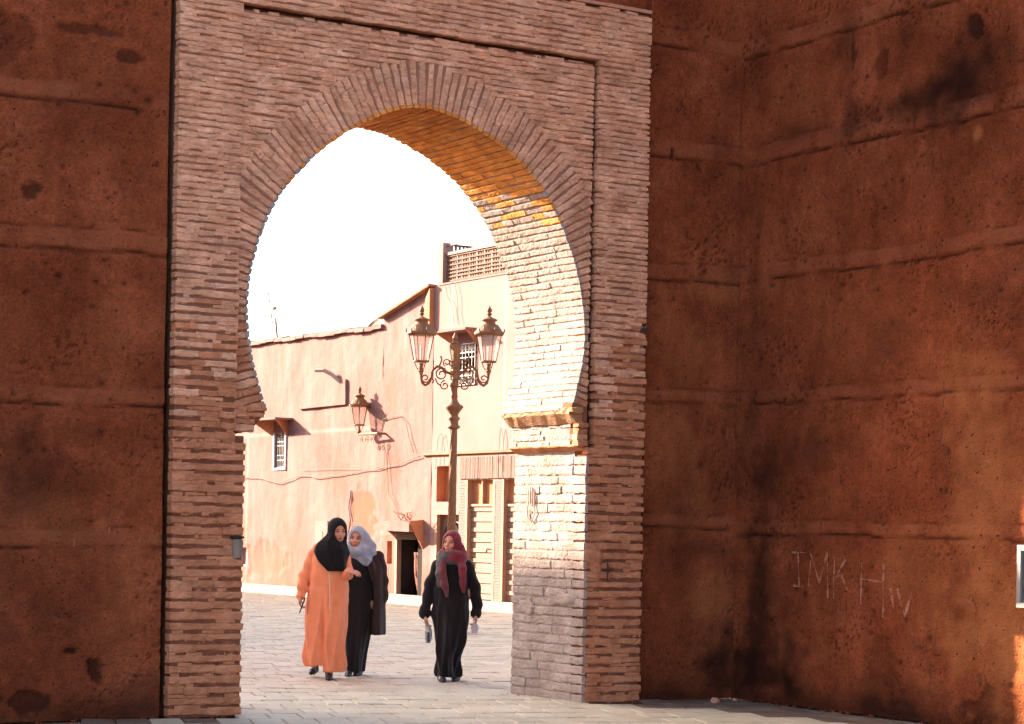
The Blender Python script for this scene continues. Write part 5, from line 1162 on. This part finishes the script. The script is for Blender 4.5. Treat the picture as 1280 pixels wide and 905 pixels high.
f.column([(.45, -.19, .285), (.60, -.20, .28), (.85, -.205, .27), (1.05, -.20, .255), (1.22, -.205, .25), (1.30, -.16, .22), (1.36, -.09, .13), (1.40, -.06, .09)], lambda z: np.interp(z, [.4, .9, 1.2, 1.34, 1.42], [.19, .175, .155, .12, .08]),
         lambda th, Z, X, Y: np.clip(1.15 - Z, 0, 1) * (.03 * ridge(2.5 * th + 1.2 * Z + 2) + .014 * ridge(4.5 * th) - .02) + .008 * ridge(13 * Z + 5 * X) * np.exp(-((Z - .95) / .2) ** 2), .45, 1.39, cy=.03)
wr = wr_noise(.009, 28, 20, 44, 2.0)
f.chain([(.19, .02, 1.27), (.245, .05, 1.03), (.252, .03, .84)], [.07, .064, .056], .012, wr); f.chain([(-.17, .02, 1.27), (-.24, .04, 1.03), (-.215, -.12, 1.02)], [.07, .064, .056], .012, wr)
f.cut(lambda X, Y, Z: -np.minimum(np.minimum(.145 - X - .05 * (Z - 1.0) + .012 * np.sin(9 * Z), X + .13), -(Y + .03) + 0 * Z), (-.2, -.30, .40), (.25, -.03, 1.42))
f.chain([(.15, -.09, 1.05), (.13, -.11, 1.18), (.08, -.10, 1.30)], [.022, .034, .03], .02); f.smooth(1); f.build('coat', brown, w2)
f = Field((-.22, -.26, 1.15), (.26, .20, 1.66), .0075); cowl(f, H2, M2, S2, 1.0)
wrs = wr_noise(.008, 55, 10, 65, 1.0)
f.chain([H2[:2] + (1.36,), (.06, -.06, 1.30), (.075, -.125, 1.24), (.07, -.135, 1.215)], [.105, .085, .05, .022], .04, wrs); f.chain([(.05, .01, 1.47), (.095, -.01, 1.38), (.11, -.03, 1.32)], [.06, .072, .06], .04, wrs); f.chain([(-.1, -.03, 1.33), (.0, -.11, 1.335), (.08, -.09, 1.36)], [.03, .035, .03], .03, wrs)
face_hole(f, H2, M2, S2, rx=.056, rz=.083, zc=-.012); f.smooth(1); f.build('headscarf', greyc, w2)
shoe(w2, -.095, -.05, 0.0, .05); shoe(w2, .0, .06, 0.0, -.1)

# --- woman in black with wine red scarf
w3 = empty('person', (11.12, 2.78, 0), PR); tag(w3, 'woman in a long black robe and wine red scarf, carrying thin bags', 'person', 'women walking through the gate')
M3 = rotz(-0.38) @ rotx(-0.05) @ roty(0.02); H3 = (-.008, -.01, 1.445); S3 = .97
A3 = [((-.245, .03, .98), (-.262, -.02, .69)), ((.27, .03, .96), (.268, -.02, .71))]
body(w3, 1.56, H3, M3, (-.165, .01, 1.22), (.185, .01, 1.22), A3, [(-.075, -.04, 0), (.06, .10, 0.0)],
     [dict(wrist=(-.262, -.02, .69), d=(.05, -.1, -1), side=(.2, -1, 0), palm=(1, 0, 0), curl=.8), dict(wrist=(.268, -.02, .715), d=(-.05, -.1, -1), side=(-.2, -1, 0), palm=(-1, 0, 0), curl=.8)], S3, lo=(-.40, -.34, 0), hi=(.42, .36, 1.65), top=1.29)
f = Field((-.42, -.34, .03), (.44, .38, 1.38), .0085)
rows = [(.05, -.13, .105), (.15, -.138, .105), (.25, -.142, .112), (.41, -.155, .165), (.55, -.172, .178), (.71, -.19, .185), (.95, -.172, .175), (1.12, -.175, .185), (1.22, -.17, .19), (1.28, -.13, .155), (1.33, -.07, .09), (1.38, -.04, .05)]
def folds3(th, Z, X, Y):
    g = np.clip((1.05 - Z) / .9, 0, 1); front = np.clip(-np.sin(th), 0, 1)
    return 1.6 * g * (.032 * ridge(3 * th + 2.4 * Z + .5 * np.sin(3 * Z)) + .022 * ridge(5 * th - 3.2 * Z + 1) - .024) + .010 * ridge(12 * Z - 6 * X) * np.exp(-((Z - .85) / .25) ** 2) + front * .03 * np.exp(-((X + .06 - .10 * (Z - .3)) / .05) ** 2 - ((Z - .45) / .28) ** 2) - front * .03 * np.exp(-((X - .03 + .12 * (Z - .3)) / .022) ** 2) * np.clip(.9 - Z, 0, .6)
f.column(rows, lambda z: np.interp(z, [0, .3, .7, 1.0, 1.2, 1.3, 1.38], [.13, .15, .15, .135, .13, .10, .05]), folds3, .055, 1.37, cy=.02)
wr = wr_noise(.010, 24, 20, 36, 4.0)
f.chain([(-.145, .01, 1.215), (-.22, .025, 1.0), (-.262, .0, .78), (-.268, -.01, .705)], [.062, .060, .056, .060], .012, wr); f.chain([(.165, .01, 1.215), (.24, .025, 1.0), (.268, .0, .80), (.268, -.01, .725)], [.062, .060, .056, .060], .012, wr)
f.smooth(1); f.build('robe', black, w3)
f = Field((-.24, -.26, .86), (.24, .20, 1.64), .0075); cowl(f, H3, M3, S3, 1.0); wrs = wr_noise(.005, 45, 14, 60, 3.0)
for i, (zc, rr) in enumerate(((1.335, .105), (1.30, .118), (1.27, .112))):
    pts = [(.005 + rr * math.cos(t) * 1.1, -.005 + rr * math.sin(t), zc + .012 * math.sin(t * 2 + i)) for t in np.linspace(0, 2 * math.pi, 13)]; f.chain(pts, [.034] * 13, .02, wrs)
f.chain([(-.095, -.10, 1.27), (-.088, -.165, 1.15), (-.065, -.185, 1.02), (-.035, -.185, .90)], [.04, .042, .040, .018], .02, wrs); f.chain([(-.12, -.09, 1.25), (-.125, -.155, 1.12), (-.12, -.165, 1.0)], [.035, .036, .018], .02, wrs)
f.chain([(.10, -.08, 1.29), (.115, -.15, 1.18), (.125, -.165, 1.05), (.13, -.155, .95)], [.045, .040, .034, .018], .02, wrs); f.chain([(.085, .0, 1.40), (.10, -.05, 1.30), (.09, -.1, 1.24)], [.05, .05, .04], .03, wrs)
face_hole(f, H3, M3, S3, rx=.058, rz=.085, zc=-.008); f.smooth(1)
f.build('headscarf', winem, w3, {'grey': lambda P: np.maximum((1 - sstep(-.02, .06, P[:, 0] + .06 * np.sin(P[:, 2] * 40))) * (1 - sstep(1.34, 1.37, P[:, 2])) * (1 - .95 * np.exp(-((P[:, 0] + .075) / .035) ** 2) * sstep(1.30, 1.22, P[:, 2])), .0)})
shoe(w3, -.08, -.06, 0.0, .15); shoe(w3, .065, .06, 0.0, -.1)
def bag(name, pts, widths, m, label, parent_m, th=.012):
    V = []; F = []; n = len(pts)
    for i, ((x, y, z), w) in enumerate(zip(pts, widths)):
        for q in range(8):
            a = 2 * math.pi * q / 8; V.append((x + w * math.cos(a) * (1 + .12 * math.sin(3 * a + i)), y + (th + .3 * w) * math.sin(a), z + .006 * math.sin(2 * a + i)))
    for i in range(n - 1):
        for q in range(8): F.append((i * 8 + q, i * 8 + (q + 1) % 8, (i + 1) * 8 + (q + 1) % 8, (i + 1) * 8 + q))
    F.append(tuple(range(8))); F.append(tuple(range((n - 1) * 8, n * 8))[::-1])
    o = mesh_obj(name, V, F, m, smooth=True); o.matrix_basis = parent_m; tag(o, label, 'bag', 'bags the woman in black carries'); return o
bagm = mat('white_bag', [(0.22, 0.21, 0.2), (0.46, 0.44, 0.43)], scale=16, rough=.5, contrast=(.42, .58)); bagm2 = mat('pale_bag', [(0.42, 0.38, 0.36), (0.52, 0.48, 0.45)], scale=16, rough=.4)
bag('shopping_bag', [(-.245, -.05, .62), (-.235, -.05, .57), (-.228, -.05, .52), (-.225, -.05, .46), (-.23, -.05, .41)], [.012, .028, .036, .034, .026], bagm, 'folded white and grey bag hanging from the hand at picture left', wmat(w3))
b2 = bag('shopping_bag', [(.25, -.05, .635), (.25, -.05, .60), (.252, -.05, .565), (.25, -.05, .52)], [.010, .03, .042, .03], bagm2, 'small translucent white bag in the hand at picture right', wmat(w3))
o = MB().box((-.235, -.085, .425), (-.212, -.066, .52)).build('printed_patch', blackiron); o.matrix_basis = wmat(w3); 
par_bag = bpy.data.objects['shopping_bag']; o.parent = par_bag; o.matrix_parent_inverse = wmat(par_bag).inverted()
